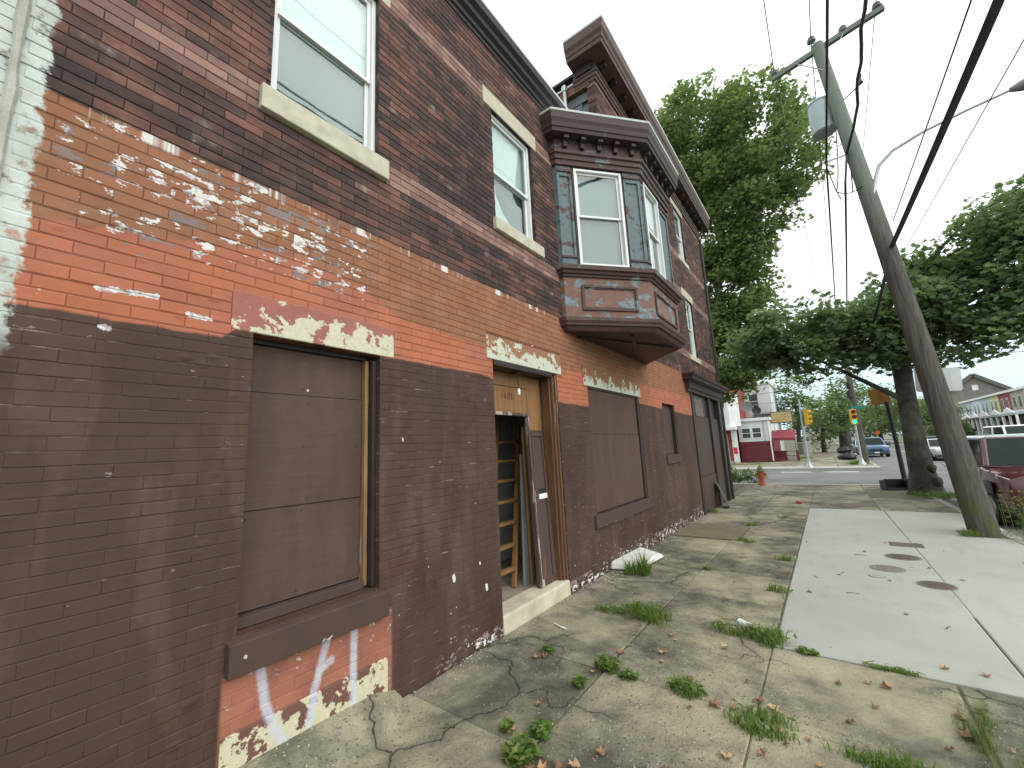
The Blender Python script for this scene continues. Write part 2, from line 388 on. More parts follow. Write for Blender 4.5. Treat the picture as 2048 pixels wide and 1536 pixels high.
M_GREYWOOD = wood('grey_board', (.30, .32, .30), (.20, .21, .20))
M_TRIM = simple('brown_trim_paint', (.085, .042, .035), .5, var=.3, nscale=7, bump=.15)
M_DARKTRIM = simple('dark_trim_paint', (.032, .021, .018), .5, var=.35, nscale=6, bump=.15)
def worn_trim(name, c, under, amount, c2=None):
    g = G(name); P, x, y, z = g.pos()
    n = g.noise(g.vec(x, y, g.mul(z, 1.8)), 3.4, 8, .68); k = g.noise(P, 14, 4, .6)
    m = g.ss(g.add(n, g.mul(g.sub(k, .5), .18)), amount, amount+.025)
    col = g.mix(m, g.scale(g.mix(g.ss(k, .4, .6), c, c2 or c), g.lin(k, .2, .8, .85, 1.12)), g.scale(g.mix(g.ss(k, .35, .7), under, tuple(q*.62 for q in under)), 1.0))
    g.bsdf(col, .6, g.bump(g.add(g.mul(k, .4), g.mul(m, -.5)), .4, .004)); return g.m
BLUEG = (.20, .27, .29)
M_BAYPANEL = worn_trim('bay_panel_flaking', (.215, .105, .074), BLUEG, .535, (.17, .08, .058))
M_BAYBLUE = worn_trim('bay_blue_flaking', (.135, .185, .195), (.105, .062, .052), .555, (.10, .14, .15))
M_BAYTRIM = worn_trim('bay_trim_flaking', (.085, .042, .036), (.17, .20, .20), .58, (.07, .036, .032))
M_BAYDARK = worn_trim('bay_cornice_paint', (.060, .036, .032), (.15, .16, .15), .66, (.050, .031, .028))
M_CORNICE = worn_trim('cornice_paint', (.105, .058, .044), (.16, .10, .08), .62, (.075, .042, .035))
M_CORN1 = worn_trim('low_cornice_paint', (.026, .021, .020), (.07, .075, .075), .64, (.020, .017, .017))
M_FLASH = simple('pale_flashing', (.62, .68, .66), .45, .0, .12, 5)
M_VINYL = simple('white_vinyl', (.78, .80, .78), .4, 0, .06, 5)
M_SLATE = simple('grey_slate', (.085, .105, .115), .6, 0, .4, 3.5, bump=.3)
M_TAR = simple('tar_black', (.02, .022, .024), .5)
M_DARK = simple('unlit_plaster', (.10, .085, .075), .9)
M_GREYWALL = simple('grey_plaster', (.46, .44, .42), .9)
M_FLOORIN = simple('dusty_floor', (.30, .26, .20), .9, var=.25)
M_SKYPALE = simple('sky_pale_sheet', (.66, .75, .73), .8, var=.05, nscale=3)  # pale sheet behind sashes paints in their sky reflection; torn sheet shares it
M_SCREEN = simple('grey_screen', (.11, .145, .14), .85, var=.08, nscale=3)
M_CURTAIN = simple('dark_curtain', (.13, .15, .15), .9, var=.5, nscale=5)
def glass(name, tint=(.9, .95, .94), refl=.28):
    g = G(name); t = g.t.nodes
    tr = t.new('ShaderNodeBsdfTransparent'); tr.inputs[0].default_value = (*tint, 1)
    gl = t.new('ShaderNodeBsdfGlossy'); gl.inputs['Roughness'].default_value = .015; gl.inputs[0].default_value = (.95, 1, .99, 1)
    fr = t.new('ShaderNodeLayerWeight'); fr.inputs[0].default_value = .5
    wob = g.bump(g.noise(g.obj(), 1.3, 2), .04, .05); g.t.links.new(wob, gl.inputs['Normal'])
    f = g.M('ADD', g.mul(g.M('POWER', fr.outputs[1], 3.0), .65), refl*.18, clamp=True)
    mxs = t.new('ShaderNodeMixShader'); g.t.links.new(f, mxs.inputs[0]); g.t.links.new(tr.outputs[0], mxs.inputs[1]); g.t.links.new(gl.outputs[0], mxs.inputs[2])
    g.t.links.new(mxs.outputs[0], g.out.inputs[0]); return g.m
M_GLASS = glass('window_glass')
def concrete_old():
    g = G('old_concrete'); P, x, y, z = g.pos(); ro = g.orand()
    big = g.noise(P, .75, 5, .62, .4); mid = g.noise(P, 3.2, 5, .65); fine = g.noise(P, 55, 3, .7)
    col = g.ramp(g.add(g.add(g.mul(big, .62), g.mul(mid, .38)), g.mul(g.sub(ro, .5), .07)), [(.40, (.088, .084, .060)), (.47, (.172, .163, .115)), (.54, (.275, .254, .172)), (.63, (.36, .328, .222))])
    col = g.scale(col, g.lin(fine, .25, .75, .82, 1.16))
    # pebbles showing through the worn face
    pv = g.vor(P, 38); peb = g.sub(1.0, g.ss(pv, .22, .34)); sel = g.ss(g.noise(P, 21, 2), .46, .54)
    rub = g.ss(g.noise(P, .9, 3), .36, .52)
    col = g.mix(g.mul(g.mul(peb, sel), g.mul(rub, .8)), col, g.mix(g.ss(g.noise(P, 33, 1), .45, .55), (.085, .083, .080), (.42, .385, .29)))
    # hairline cracks
    wv = g.t.nodes.new('ShaderNodeVectorMath'); wv.operation = 'ADD'
    nz = g.t.nodes.new('ShaderNodeTexNoise'); nz.inputs['Scale'].default_value = 2.6; nz.inputs['Detail'].default_value = 4
    g.t.links.new(P, nz.inputs['Vector']); sc = g.scale(nz.outputs['Color'], .55)
    g.t.links.new(P, wv.inputs[0]); g.t.links.new(sc, wv.inputs[1])
    ce = g.vor(wv.outputs[0], .95, 'DISTANCE_TO_EDGE'); crk = g.sub(1.0, g.ss(ce, .003, .009))
    halo = g.sub(1.0, g.ss(ce, .0, .10)); sel2 = g.ss(g.noise(P, .5, 2), .44, .56)
    col = g.mix(g.mul(g.mul(halo, sel2), .6), col, (.085, .083, .066))
    crk = g.mul(crk, sel2); col = g.mix(g.mul(crk, .85), col, (.045, .042, .034))
    spot = g.sub(1.0, g.ss(g.vor(P, 7.5), .035, .05)); col = g.mix(g.mul(spot, .6), col, (.05, .05, .045))
    moss = g.mul(g.ss(g.noise(P, 1.4, 5, .7), .60, .70), .35); col = g.mix(moss, col, (.10, .115, .045))
    h = g.add(g.add(g.mul(fine, .25), g.mul(mid, .6)), g.add(g.mul(crk, -1.2), g.mul(g.mul(peb, rub), .3)))
    g.bsdf(col, .85, g.bump(h, .9, .016), spec=.25); return g.m
M_OLD = concrete_old()
def concrete_new():
    g = G('new_concrete'); P, x, y, z = g.pos()
    big = g.noise(P, .6, 4, .55); fine = g.noise(P, 60, 3, .6); br = g.noise(g.vec(g.mul(x, 1.0), g.mul(y, 22.0)), 3.0, 3)
    col = g.scale(g.mix(g.ss(big, .3, .72), (.39, .40, .355), (.33, .34, .30)), g.mul(g.lin(fine, .2, .8, .95, 1.05), g.lin(br, .2, .8, .97, 1.03)))
    st = g.ss(g.noise(P, 1.3, 5, .7), .50, .72); col = g.mix(g.mul(st, .45), col, (.30, .285, .24))
    st = g.ss(g.noise(g.vec(g.mul(x, 3.0), g.mul(y, .5)), 1.4, 4, .6), .55, .7); col = g.mix(g.mul(st, .22), col, (.26, .26, .24))
    sp_ = g.sub(1.0, g.ss(g.vor(P, 4.3), .03, .045)); col = g.mix(g.mul(sp_, .7), col, (.14, .12, .10))
    g.bsdf(col, .8, g.bump(g.add(fine, br), .25, .004), spec=.25); return g.m
M_NEW = concrete_new()
def asphalt():
    g = G('asphalt'); P, x, y, z = g.pos()
    n = g.noise(P, .35, 4, .6); f = g.noise(P, 45, 3, .7)
    col = g.scale(g.mix(g.ss(n, .35, .65), (.135, .138, .135), (.185, .185, .178)), g.lin(f, .2, .8, .85, 1.12))
    tar = g.sub(1.0, g.ss(g.vor(P, .16, 'DISTANCE_TO_EDGE'), .004, .010)); col = g.mix(g.mul(tar, .7), col, (.05, .05, .05))
    g.bsdf(col, .85, g.bump(f, .3, .006), spec=.3); return g.m
M_ASPH = asphalt()
M_DIRT = simple('joint_soil', (.12, .11, .07), .95, var=.4, nscale=12, bump=.4)
M_KERB = simple('kerb_concrete', (.36, .35, .31), .85, var=.2, nscale=4, bump=.25)
M_LAWN = simple('lawn_ground', (.085, .10, .045), .95, var=.4, nscale=.6)
M_PAINTW = simple('road_paint', (.55, .55, .52), .8, var=.25, nscale=3)
M_RUST = simple('rusty_iron', (.105, .088, .076), .8, .0, .35, 16, bump=.4)
M_IRON = simple('cast_iron', (.20, .19, .165), .7, .2, .3, 18, bump=.4)
M_CELLAR = simple('cellar_hatch_steel', (.155, .135, .080), .7, .0, .25, 6, bump=.2)
M_WHITES = simple('whitewashed_slab', (.60, .60, .55), .8, var=.18, nscale=7, bump=.3)
M_STEP = simple('step_stone', (.50, .46, .34), .8, var=.28, nscale=4, bump=.3)
# ------------------------------------------------------------------ ground, roads, pavements
def struct(o): return tag(o, kind='structure')
KX = 4.72                                     # street-side edge of the pavement
ROADZ = -.30
struct(MB().box(-700, 900, -200, 1500, -1.0, -.46).build('ground', M_LAWN))
rb = MB()
def sheet(mb, x0, x1, ys, zf, d=.12):
    for a, b in zip(ys[:-1], ys[1:]):
        mb.hexa([(x0, a, zf(a)-d), (x1, a, zf(a)-d), (x1, b, zf(b)-d), (x0, b, zf(b)-d), (x0, a, zf(a)), (x1, a, zf(a)), (x1, b, zf(b)), (x0, b, zf(b))])
zroad = lambda y: gz(y)-.12
sheet(rb, KX+.14, 13.2, [-40, 4.4, 12, 20, 400], zroad, .2)
struct(rb.build('road', M_ASPH))
rb = MB(); rb.box(-120, KX+.14, 20.75, 31.2, -.5, gz(30)-.124); rb.box(13.2, 160, 20.75, 31.2, -.5, gz(30)-.124)
struct(rb.build('cross_street', M_ASPH))
mk = MB()
for x0 in (-2.3, .2, 2.3): mk.box(x0, x0+1.5, 29.35, 29.75, gz(30)-.121, gz(30)-.117)
struct(mk.build('crosswalk_marking', M_PAINTW))
mk = MB(); mk.box(9.0, 9.12, 60, 180, gz(30)-.119, gz(30)-.115)
struct(mk.build('lane_marking', M_PAINTW))

side = MB(); sheet(side, -.3, KX, [-40, 4.4, 12, 20.55], lambda y: gz(y)-.014, .4)
sidewalk = struct(side.build('sidewalk', M_DIRT))
slab_cache = []
def slab(x0, x1, y0, y1, mat, gap=.005, lift=.0, uneven=.006, parent=None, base=gz):
    m = MB(); t = [base(y)+lift+rnd.uniform(-uneven, uneven) for y in (y0, y0, y1, y1)]
    j = lambda: rnd.uniform(-.004, .004)
    X0, X1, Y0, Y1 = x0+gap+j(), x1-gap+j(), y0+gap+j(), y1-gap+j(); b = .010; D = .09
    base_ = [(X0, Y0), (X1, Y0), (X1, Y1), (X0, Y1)]; ins = [(X0+b, Y0+b), (X1-b, Y0+b), (X1-b, Y1-b), (X0+b, Y1-b)]
    i = 0; m.v = [(*p, z-D) for p, z in zip(base_, t)]+[(*p, z-.007) for p, z in zip(base_, t)]+[(*p, z) for p, z in zip(ins, t)]
    m.f = [(8, 9, 10, 11)]
    for k in range(4):
        n = (k+1) % 4; m.f += [(k, n, 4+n, 4+k), (4+k, 4+n, 8+n, 8+k)]
    return m.build('slab', mat, parent or sidewalk)
ys_old = [-3.0, -2.0, -1.0, .1, 1.1, 2.1, 3.1, 4.12, 5.15, 6.2, 7.2]
for a, b in zip(ys_old[:-1], ys_old[1:]):
    slab(.0, 1.03, a, b, M_OLD); slab(1.03, 2.03, a, b, M_OLD)
for a, b in zip([7.2, 8.25, 9.75, 10.8, 11.9, 13.1, 14.4, 15.7, 17.0, 18.3, 19.4], [8.25, 9.75, 10.8, 11.9, 13.1, 14.4, 15.7, 17.0, 18.3, 19.4, 20.5]):
    if a == 8.25: slab(1.16, 2.03, a, b, M_OLD)
    else: slab(.0, 1.03, a, b, M_OLD); slab(1.03, 2.03, a, b, M_OLD)
for a, b in zip([-3, -1.9, -.9, .1, 1.1, 2.05, 3.07], [-1.9, -.9, .1, 1.1, 2.05, 3.07, 4.14]):
    slab(2.03, 3.07, a, b, M_OLD, .006); slab(3.07, KX, a, b, M_OLD, .007)
ny = [4.15, 5.69, 7.28, 8.87, 10.4, 11.9, 13.1]
for a, b in zip(ny[:-1], ny[1:]):
    slab(2.035, 3.45, a, b, M_NEW, .004, .004, .001)
    if a not in (8.87, 10.4): slab(3.45, KX, a, b, M_NEW, .004, .004, .001)
slab(3.45, KX, 8.87, 10.1, M_NEW, .004, .004, .001); slab(3.45, 4.2, 10.1, 10.74, M_NEW, .0, .004, .0); slab(3.45, KX, 10.74, 11.9, M_NEW, .004, .004, .001)   # a gap is left for the pole
oy = [13.1, 14.5, 15.9, 17.3, 18.8, 20.5]
for a, b in zip(oy[:-1], oy[1:]):
    slab(2.03, 3.4, a, b, M_OLD, .01, .0, .008)
    if not 15.5 < a < 18: slab(3.4, KX, a, b, M_OLD, .01, .0, .008)
kb = MB()
for a, b in zip([-40, -20, -8, -4, 0, 3, 6, 9, 12, 15, 18], [-20, -8, -4, 0, 3, 6, 9, 12, 15, 18, 20.6]):
    kb.hexa([(KX, a+.006, zroad(a)-.1), (KX+.15, a+.006, zroad(a)-.1), (KX+.15, b-.006, zroad(b)-.1), (KX, b-.006, zroad(b)-.1),
             (KX, a+.006, gz(a)+.004), (KX+.15, a+.006, gz(a)), (KX+.15, b-.006, gz(b)), (KX, b-.006, gz(b)+.004)])
kb.box(-120, KX+.15, 20.6, 20.78, -.5, gz(20)+.002)
struct(kb.build('kerb', M_KERB, None, bevel=.02))
# pavement beyond the crossing
fs = MB(); fs.box(-120, KX, 31.2+.17, 44.6, -.6, gz(30)-.03); fs.box(-.6, KX, 44.6, 400, -.6, gz(30)-.03)
far_walk = struct(fs.build('far_sidewalk', M_DIRT))
for k in range(14):
    for a, b in ((31.37, 33.2), (33.2, 35.0)):
        slab(KX-1.75*(k+1), KX-1.75*k, a, b, M_NEW if a < 32 else M_OLD, .01, .0, .004, far_walk, lambda y: gz(30))
    if k > 2: slab(KX-1.75*(k+1), KX-1.75*k, 35.0, 39.8, M_OLD, .01, .0, .004, far_walk, lambda y: gz(30))
for k in range(22):
    for a, b in ((-.55, 1.2), (1.2, 2.95), (2.95, KX)): slab(a, b, 35+1.75*k, 36.75+1.75*k, M_OLD, .01, .0, .004, far_walk, lambda y: gz(30))
kb = MB(); kb.box(-120, KX+.15, 31.2, 31.37, -.5, gz(30)+.003); kb.box(KX, KX+.15, 31.37, 400, -.5, gz(30)+.003)
struct(kb.build('far_kerb', M_KERB))
rs = MB(); rs.box(13.35, 17.2, 31.4, 400, -.6, gz(30)); rs.box(13.35, 17.2, -40, 20.6, -.6, gz(10))
struct(rs.build('opposite_sidewalk', M_OLD))
kb = MB(); kb.box(13.2, 13.35, 31.2, 400, -.5, gz(30)+.003); kb.box(13.2, 13.35, -40, 20.7, -.5, gz(10)+.003)
struct(kb.build('opposite_kerb', M_KERB))
# ------------------------------------------------------------------ the corner building
bld = thing('corner_building', 'dark brick corner building with brown painted ground floor and wooden bay window', 'building')
ZL, ZT, YT, YE = 6.50, 8.70, 6.61, 14.66        # wall tops, start of the tall part, street corner
OPEN = dict(w1=(.99, 1.81, 4.08, 5.63), lw=(.97, 1.84, .775, 2.42), door=(3.18, 4.44, -.02, 2.60), w2=(3.34, 4.15, 4.24, 5.63),
            bw=(5.28, 7.30, .76, 2.53), sm=(8.62, 9.50, 1.44, 2.51), shop=(11.02, 14.45, -.2, 3.0), bay=(4.95, 7.75, 3.45, 6.15),
            fl=(11.72, 12.47, 4.02, 5.67), fu=(11.60, 12.46, 6.90, 8.42))
BLOCK = {  # stone lintels and sills let into the brickwork
    'lw_l': (.85, 1.965, 2.42, 2.66), 'lw_s': (.92, 1.89, .585, .775), 'd_l': (3.09, 4.56, 2.60, 2.855), 'bw_l': (5.17, 7.41, 2.53, 2.835), 'bw_s': (5.18, 7.32, .59, .76),
    'w1_s': (.925, 1.89, 3.895, 4.08), 'w1_l': (.88, 1.93, 5.63, 5.85), 'w2_s': (3.29, 4.27, 4.085, 4.24), 'w2_l': (3.19, 4.275, 5.63, 5.85),
    'sm_s': (8.57, 9.52, 1.26, 1.44), 'fl_l': (11.42, 12.62, 5.67, 5.90), 'fl_s': (11.5, 12.62, 3.87, 4.02), 'fu_l': (11.38, 12.58, 8.42, 8.65), 'fu_s': (11.5, 12.6, 6.75, 6.90),
    'pl': (.92, 1.915, .0, .315)}
blocked = list(OPEN.values())+list(BLOCK.values())
def mortar_sheet(y0, y1, z0, z1, x, mb, holes):
    cy = sorted({y0, y1, *[v for h in holes for v in h[:2] if y0 < v < y1]}); cz = sorted({z0, z1, *[v for h in holes for v in h[2:] if z0 < v < z1]})
    for a, b in zip(cy[:-1], cy[1:]):
        for c, d in zip(cz[:-1], cz[1:]):
            my, mz = (a+b)/2, (c+d)/2
            if any(h[0] < my < h[1] and h[2] < mz < h[3] for h in holes): continue
            mb.face([(x, a, c), (x, b, c), (x, b, d), (x, a, d)])
mb = MB(); ZP = 54*BH
for a_, b_, c_, d_, x_ in ((-.02, YE, -.25, 2.36, -.0022), (-.02, YE, 2.36, ZP, -.0026), (-.02, YT, ZP, ZL, -.006), (YT, YE, ZP, ZT+.5, -.006)): mortar_sheet(a_, b_, c_, d_, x_, mb, list(OPEN.values()))
for k, (a, b, c, d) in OPEN.items():           # reveals
    D = -.22; X = -.007
    mb.face([(X, a, c), (D, a, c), (D, a, d), (X, a, d)]); mb.face([(D, b, c), (X, b, c), (X, b, d), (D, b, d)])
    mb.face([(X, a, d), (D, a, d), (D, b, d), (X, b, d)])
    if k not in ('door', 'shop'): mb.face([(D, a, c), (X, a, c), (X, b, c), (D, b, c)])
mb.box(-.17, -.008, YT-.001, YT+.3, ZL-.1, ZT+.3)                       # end pier of the tall front
mb.box(-9, -.25, YE-.3, YE-.001, -.3, ZT+.4); mb.box(-9, -8.7, 0, YE-.3, -.3, ZL)  # side and rear walls
wall = mb.build('wall', M_MORTAR, bld)
# individual bricks: the ones that show largest are objects, the rest one joined field
bv = [(-.02, -1, -1), (-.02, 1, -1), (-.02, 1, 1), (-.02, -1, 1)]
def brick_geo(w, h, bevel=.0035, yb=.5):
    a, b = w/2, h/2
    v = []
    for x, i in ((-.02, 0), (-bevel*.8, 0), (0, bevel)):
        v += [(x, -a+i*yb, -b+i), (x, a-i*yb, -b+i), (x, a-i*yb, b-i), (x, -a+i*yb, b-i)]
    f = [(8, 9, 10, 11)]
    for k in range(4):
        n = (k+1) % 4; f += [(k, n, 4+n, 4+k), (4+k, 4+n, 8+n, 8+k)]
    return v, f
JY, JZ = .0028, .0055
bricks = []
row = 0
for row in range(-3, int((ZT+.1)/BH)):
    z0, z1 = row*BH, (row+1)*BH; zm = (z0+z1)/2
    lo = YT if zm > ZL-.02 else -.02
    cuts = []
    for (a, b, c, d) in blocked:
        ov = min(d, z1)-max(c, z0)
        if ov > .5*BH: cuts.append((a, b))
    free = [(lo, YE)]
    for a, b in cuts:
        nf = []
        for p, q in free:
            if b <= p or a >= q: nf.append((p, q)); continue
            if a > p: nf.append((p, a))
            if b < q: nf.append((b, q))
        free = nf
    off = .5*(row % 2)
    for p, q in free:
        k = math.floor(p/BL+off)-1
        while (k-off)*BL < q:
            a, b = max(p, (k-off)*BL), min(q, (k+1-off)*BL)
            if b-a > .035: bricks.append(((a+b)/2, zm, b-a-JY, BH-JZ, abs(b-a-BL) < 1e-4))
            k += 1
def proj(P):
    v = Vector(P)-Vector(CAM); d = v.dot(_f)
    return (1024+FPX*v.dot(_r)/d, 768-FPX*v.dot(_u)/d, d)
def parea(y, z, w, h):
    q = [proj((0, y+sy*w/2, z+sz*h/2)) for sy, sz in ((-1, -1), (1, -1), (1, 1), (-1, 1))]
    if any(p[2] < .2 or not (8 < p[0] < 2040 and 8 < p[1] < 1528) for p in q): return 0
    return abs(sum(q[i][0]*q[(i+1) % 4][1]-q[(i+1) % 4][0]*q[i][1] for i in range(4)))/2
full = sorted([b for b in bricks if b[4]], key=lambda b: -parea(*b[:4]))
single = full[:298]; sset = set(b[:2] for b in single)
wav = lambda y, z: .0035*math.sin(1.25*y+z*2.3)+.0018*math.sin(3.7*y-z*5.1)
bme = bpy.data.meshes.new('brick'); _v, _f2 = brick_geo(BL-JY, BH-JZ); bme.from_pydata(_v, [], _f2); bme.materials.append(M_BRICK)
bme2 = bpy.data.meshes.new('brick'); _v, _f2 = brick_geo(BL-.0006, BH-.0038, .0022, .1); bme2.from_pydata(_v, [], _f2); bme2.materials.append(M_BRICK)
def tight(z): return z < 2.34 and rnd.random() < .8
for y, z, w, h, _ in single:
    tj = tight(z); jx = .0009 if tj else .0016
    place('brick', bme2 if tj else bme, wall, (rnd.uniform(-jx, jx), y, z+wav(y, z)+rnd.uniform(-.001, .001)), (rnd.uniform(-.006, .006), rnd.uniform(-.01, .01), rnd.uniform(-.004, .004)))
fb = MB()
for y, z, w, h, _ in bricks:
    if (y, z) in sset: continue
    v, f = brick_geo(w+.0022, h+(.0017 if y < 1.9 else .0004), .0022, .1) if tight(z) else brick_geo(w, h); n = len(fb.v); dx = rnd.uniform(-.0012, .0010); t = rnd.uniform(-.006, .006)
    wz = z+wav(y, z)+rnd.uniform(-.001, .001); fb.v += [(p[0]+dx, p[1]+y-t*p[2], p[2]+wz+t*p[1]*.6) for p in v]; fb.f += [tuple(n+i for i in q) for q in f]
for k in range(-1, 38):                         # end pier bricks (facing down the street)
    z = ZL+BH*k
    if z > ZT: break
    o_ = .0 if k % 2 else .05
    fb.box(-.172, -.10+o_, YT-.012, YT, z, z+BH-.006); fb.box(-.094+o_, -.004, YT-.012, YT, z, z+BH-.006)
tag(fb.build('brick_field', M_BRICK, wall), kind='stuff')
# ---- stone lintels, sills and boarded openings
def stone(name, key, mat, parent, out=.004, depth=.16, bevel=.006):
    a, b, c, d = BLOCK[key]; return MB().box(-depth, out, a+.002, b-.002, c+.002, d-.002).build(name, mat, parent, bevel=bevel)
# ground-floor boarded window nearest the camera
bwn = MB().box(-.155, -.145, .97, 1.84, .775, 2.42).build('boarded_window', M_TAR, bld)
tag(bwn, 'tall window boarded with brown plywood beside the flaking lintel')
MB().box(-.145, -.128, .975, 1.765, 2.092, 2.385).build('plywood_panel', M_PLY1, bwn, bevel=.002)
MB().box(-.145, -.118, .973, 1.767, 1.392, 2.088).build('plywood_panel', M_PLY1, bwn, bevel=.002)
MB().box(-.145, -.125, .973, 1.766, .845, 1.389).build('plywood_panel', M_PLY1, bwn, bevel=.002)
MB().box(-.145, -.10, .972, 1.838, 2.388, 2.419).build('head_trim', M_DARKTRIM, bwn, bevel=.003)
MB().box(-.145, -.085, 1.772, 1.80, .79, 2.386).build('wood_strip', M_STRIP, bwn, bevel=.003)
MB().box(-.145, -.04, 1.804, 1.838, .78, 2.385).build('side_trim', M_DARKTRIM, bwn, bevel=.003)
MB().box(-.145, -.07, .975, 1.768, .778, .835).build('bottom_rail', M_SILLB, bwn, bevel=.004)
stone('lintel', 'lw_l', M_LINT1, bwn); 
MB().hexa([(-.15, .922, .59), (.055, .922, .59), (.055, 1.888, .59), (-.15, 1.888, .59), (-.15, .922, .775), (.055, .922, .752), (.055, 1.888, .752), (-.15, 1.888, .775)]).build('sill', M_SILLB, bwn, bevel=.006)
M_SCREW = simple('screw_head', (.05, .042, .038), .5, .3); sc_m = MB().lathe([(.006, 0), (.006, .0015), (.002, .003)], (0, 0, 0), 8).mesh('screw', M_SCREW)
for z_, x_ in ((2.34, -.128), (2.13, -.128), (2.05, -.118), (1.75, -.118), (1.43, -.118), (1.35, -.125), (.89, -.125)):
    for y_ in (1.0, 1.36, 1.74): place('screw', sc_m, bwn, (x_, y_+rnd.uniform(-.03, .03), z_+rnd.uniform(-.01, .01)), (0, R(90), 0))
# stone plinth and concrete fillet under that window
stone('plinth_stone', 'pl', M_PLINTH, bld, .006)
ap = MB(); ps = []
for y, s in ((-2.5, 1.1), (.5, 1.05), (1.5, 1.0), (1.82, .9), (1.97, .55)):
    ps.append([(-.02, y, -.03), (.30*s, y, -.03), (.285*s, y, .012), (.20*s, y, .07*s), (.10*s, y, .12*s), (-.02, y, .15*s)])
for a, b in zip(ps[:-1], ps[1:]):
    for k in range(1, 5): ap.face([a[k], a[k+1], b[k+1], b[k]])
ap.face(ps[-1][::-1])
ap.build('concrete_fillet', M_OLD, bld, smooth=True)
# ---- vinyl windows
def vinyl_window(key, zmid, parent_label, lint, sill, upper, lower, silout=.045, lintmat=None):
    a, b, c, d = OPEN[key]; F = .035
    w = MB()
    for q in ((a, a+F, c, d), (b-F, b, c, d), (a+F, b-F, d-F, d), (a+F, b-F, c, c+F*.8)): w.box(-.14, -.045, *q)
    win = w.build('window', M_VINYL, bld, bevel=.004)
    if parent_label: tag(win, parent_label)
    for nm, x0, x1, z0, z1, bl in (('sash', -.115, -.09, c+F*.8, zmid+.02, lower), ('sash', -.088, -.065, zmid-.02, d-F, upper)):
        s = MB(); A, B = a+F+.002, b-F-.002; t = .034
        for q in ((A, A+t, z0, z1), (B-t, B, z0, z1), (A+t, B-t, z1-t, z1), (A+t, B-t, z0, z0+t)): s.box(x0, x1, *q)
        s.build(nm, M_VINYL, win, bevel=.003)
        MB().box((x0+x1)/2-.002, (x0+x1)/2+.002, A+t-.004, B-t+.004, z0+t-.004, z1-t+.004).build('pane', M_GLASS, win)
        MB().box(x0-.05, x0-.045, A+.005, B-.005, z0+.01, z1-.01).build('backing', bl, win)  # sheet behind the pane; the pale ones paint in reflected sky
    MB().box(-.215, -.205, a, b, c, d).build('room_backing', M_TAR, win)
    if lint: stone('lintel', lint, lintmat or M_SILL, win, .006)
    if sill:
        p, q, r_, s_ = BLOCK[sill]
        MB().hexa([(-.15, p, r_), (silout, p, r_), (silout, q, r_), (-.15, q, r_), (-.15, p, s_+.004), (silout, p, s_-.012), (silout, q, s_-.012), (-.15, q, s_+.004)]).build('sill', M_SILLTOP, win, bevel=.008)
    return win
w1 = vinyl_window('w1', 4.80, 'upstairs white window with sky-pale blind over the boarded window', 'w1_l', 'w1_s', M_SKYPALE, M_SCREEN)
w2 = vinyl_window('w2', 4.90, 'upstairs white window with torn dark curtain beside the bay', 'w2_l', 'w2_s', M_SKYPALE, M_CURTAIN)
cr = MB(); cr.face([(-.128, 3.40, 4.29), (-.128, 3.62, 4.29), (-.128, 3.80, 4.38), (-.128, 3.63, 4.50), (-.128, 3.52, 4.66), (-.128, 3.50, 4.82), (-.128, 3.40, 4.86)])
cr.build('torn_sheet', M_SKYPALE, w2)
vinyl_window('fl', 4.85, 'lower of the two narrow white windows near the street corner', 'fl_l', 'fl_s', M_SKYPALE, M_SCREEN, .03)
vinyl_window('fu', 7.65, 'upper of the two narrow white windows near the street corner', 'fu_l', 'fu_s', M_SKYPALE, M_SKYPALE, .03)
# ---- boarded windows further along
b2 = MB().box(-.06, -.05, 5.28, 7.30, .76, 2.53).build('boarded_window', M_TAR, bld); tag(b2, 'wide window boarded with dusty brown plywood under the bay')
MB().box(-.05, -.034, 5.285, 7.20, 1.855, 2.50).build('plywood_panel', M_PLY2, b2, bevel=.002)
MB().box(-.05, -.030, 5.285, 7.20, .78, 1.85).build('plywood_panel', M_PLY2, b2, bevel=.002)
MB().box(-.05, -.004, 7.205, 7.296, .765, 2.525).build('side_trim', M_DARKTRIM, b2, bevel=.004)
MB().box(-.05, -.015, 5.285, 7.20, 2.503, 2.528).build('head_trim', M_DARKTRIM, b2)
stone('lintel', 'bw_l', M_LINT3, b2); MB().box(-.06, .035, 5.185, 7.318, .592, .757).build('sill', M_SILLB, b2, bevel=.006)
b3 = MB().box(-.10, -.09, 8.62, 9.50, 1.44, 2.51).build('boarded_window', M_TAR, bld); tag(b3, 'small boarded window high in the brown wall')
MB().box(-.09, -.075, 8.625, 9.42, 1.445, 2.47).build('plywood_panel', M_PLY3, b3)
MB().box(-.09, -.01, 9.425, 9.497, 1.445, 2.505).build('side_trim', M_DARKTRIM, b3)
stone('sill', 'sm_s', M_SILLB, b3, .03)
# ---- doorway
dr = MB(); a, b = 3.18, 4.44
dr.box(-.20, -.012, b-.035, b-.001, .16, 2.598); dr.box(-.20, -.03, b-.075, b-.037, .16, 2.56); dr.box(-.18, -.06, b-.105, b-.077, .16, 2.55)
dr.box(-.17, -.015, a+.001, a+.02, .16, 2.598)
door = dr.build('doorway', M_JAMB, bld, bevel=.006); tag(door, 'open doorway with bare wood frame numbered 1601')
MB().box(-.20, -.0, a+.022, b-.108, 2.545, 2.598).build('head_soffit', M_DARKTRIM, door, bevel=.004)
MB().box(-.235, -.20, a+.0, 4.045, 2.415, 2.545).build('transom_board', M_WOOD, door)
MB().box(-.215, -.19, a+.0, 4.02, 2.395, 2.413).build('transom_bead', M_WOOD, door, bevel=.003)
MB().box(-.235, -.205, a+.0, 3.72, 2.10, 2.393).build('transom_panel', M_WOOD, door)
MB().box(-.235, -.207, 3.723, 4.045, 2.10, 2.393).build('transom_panel', M_WOOD, door)
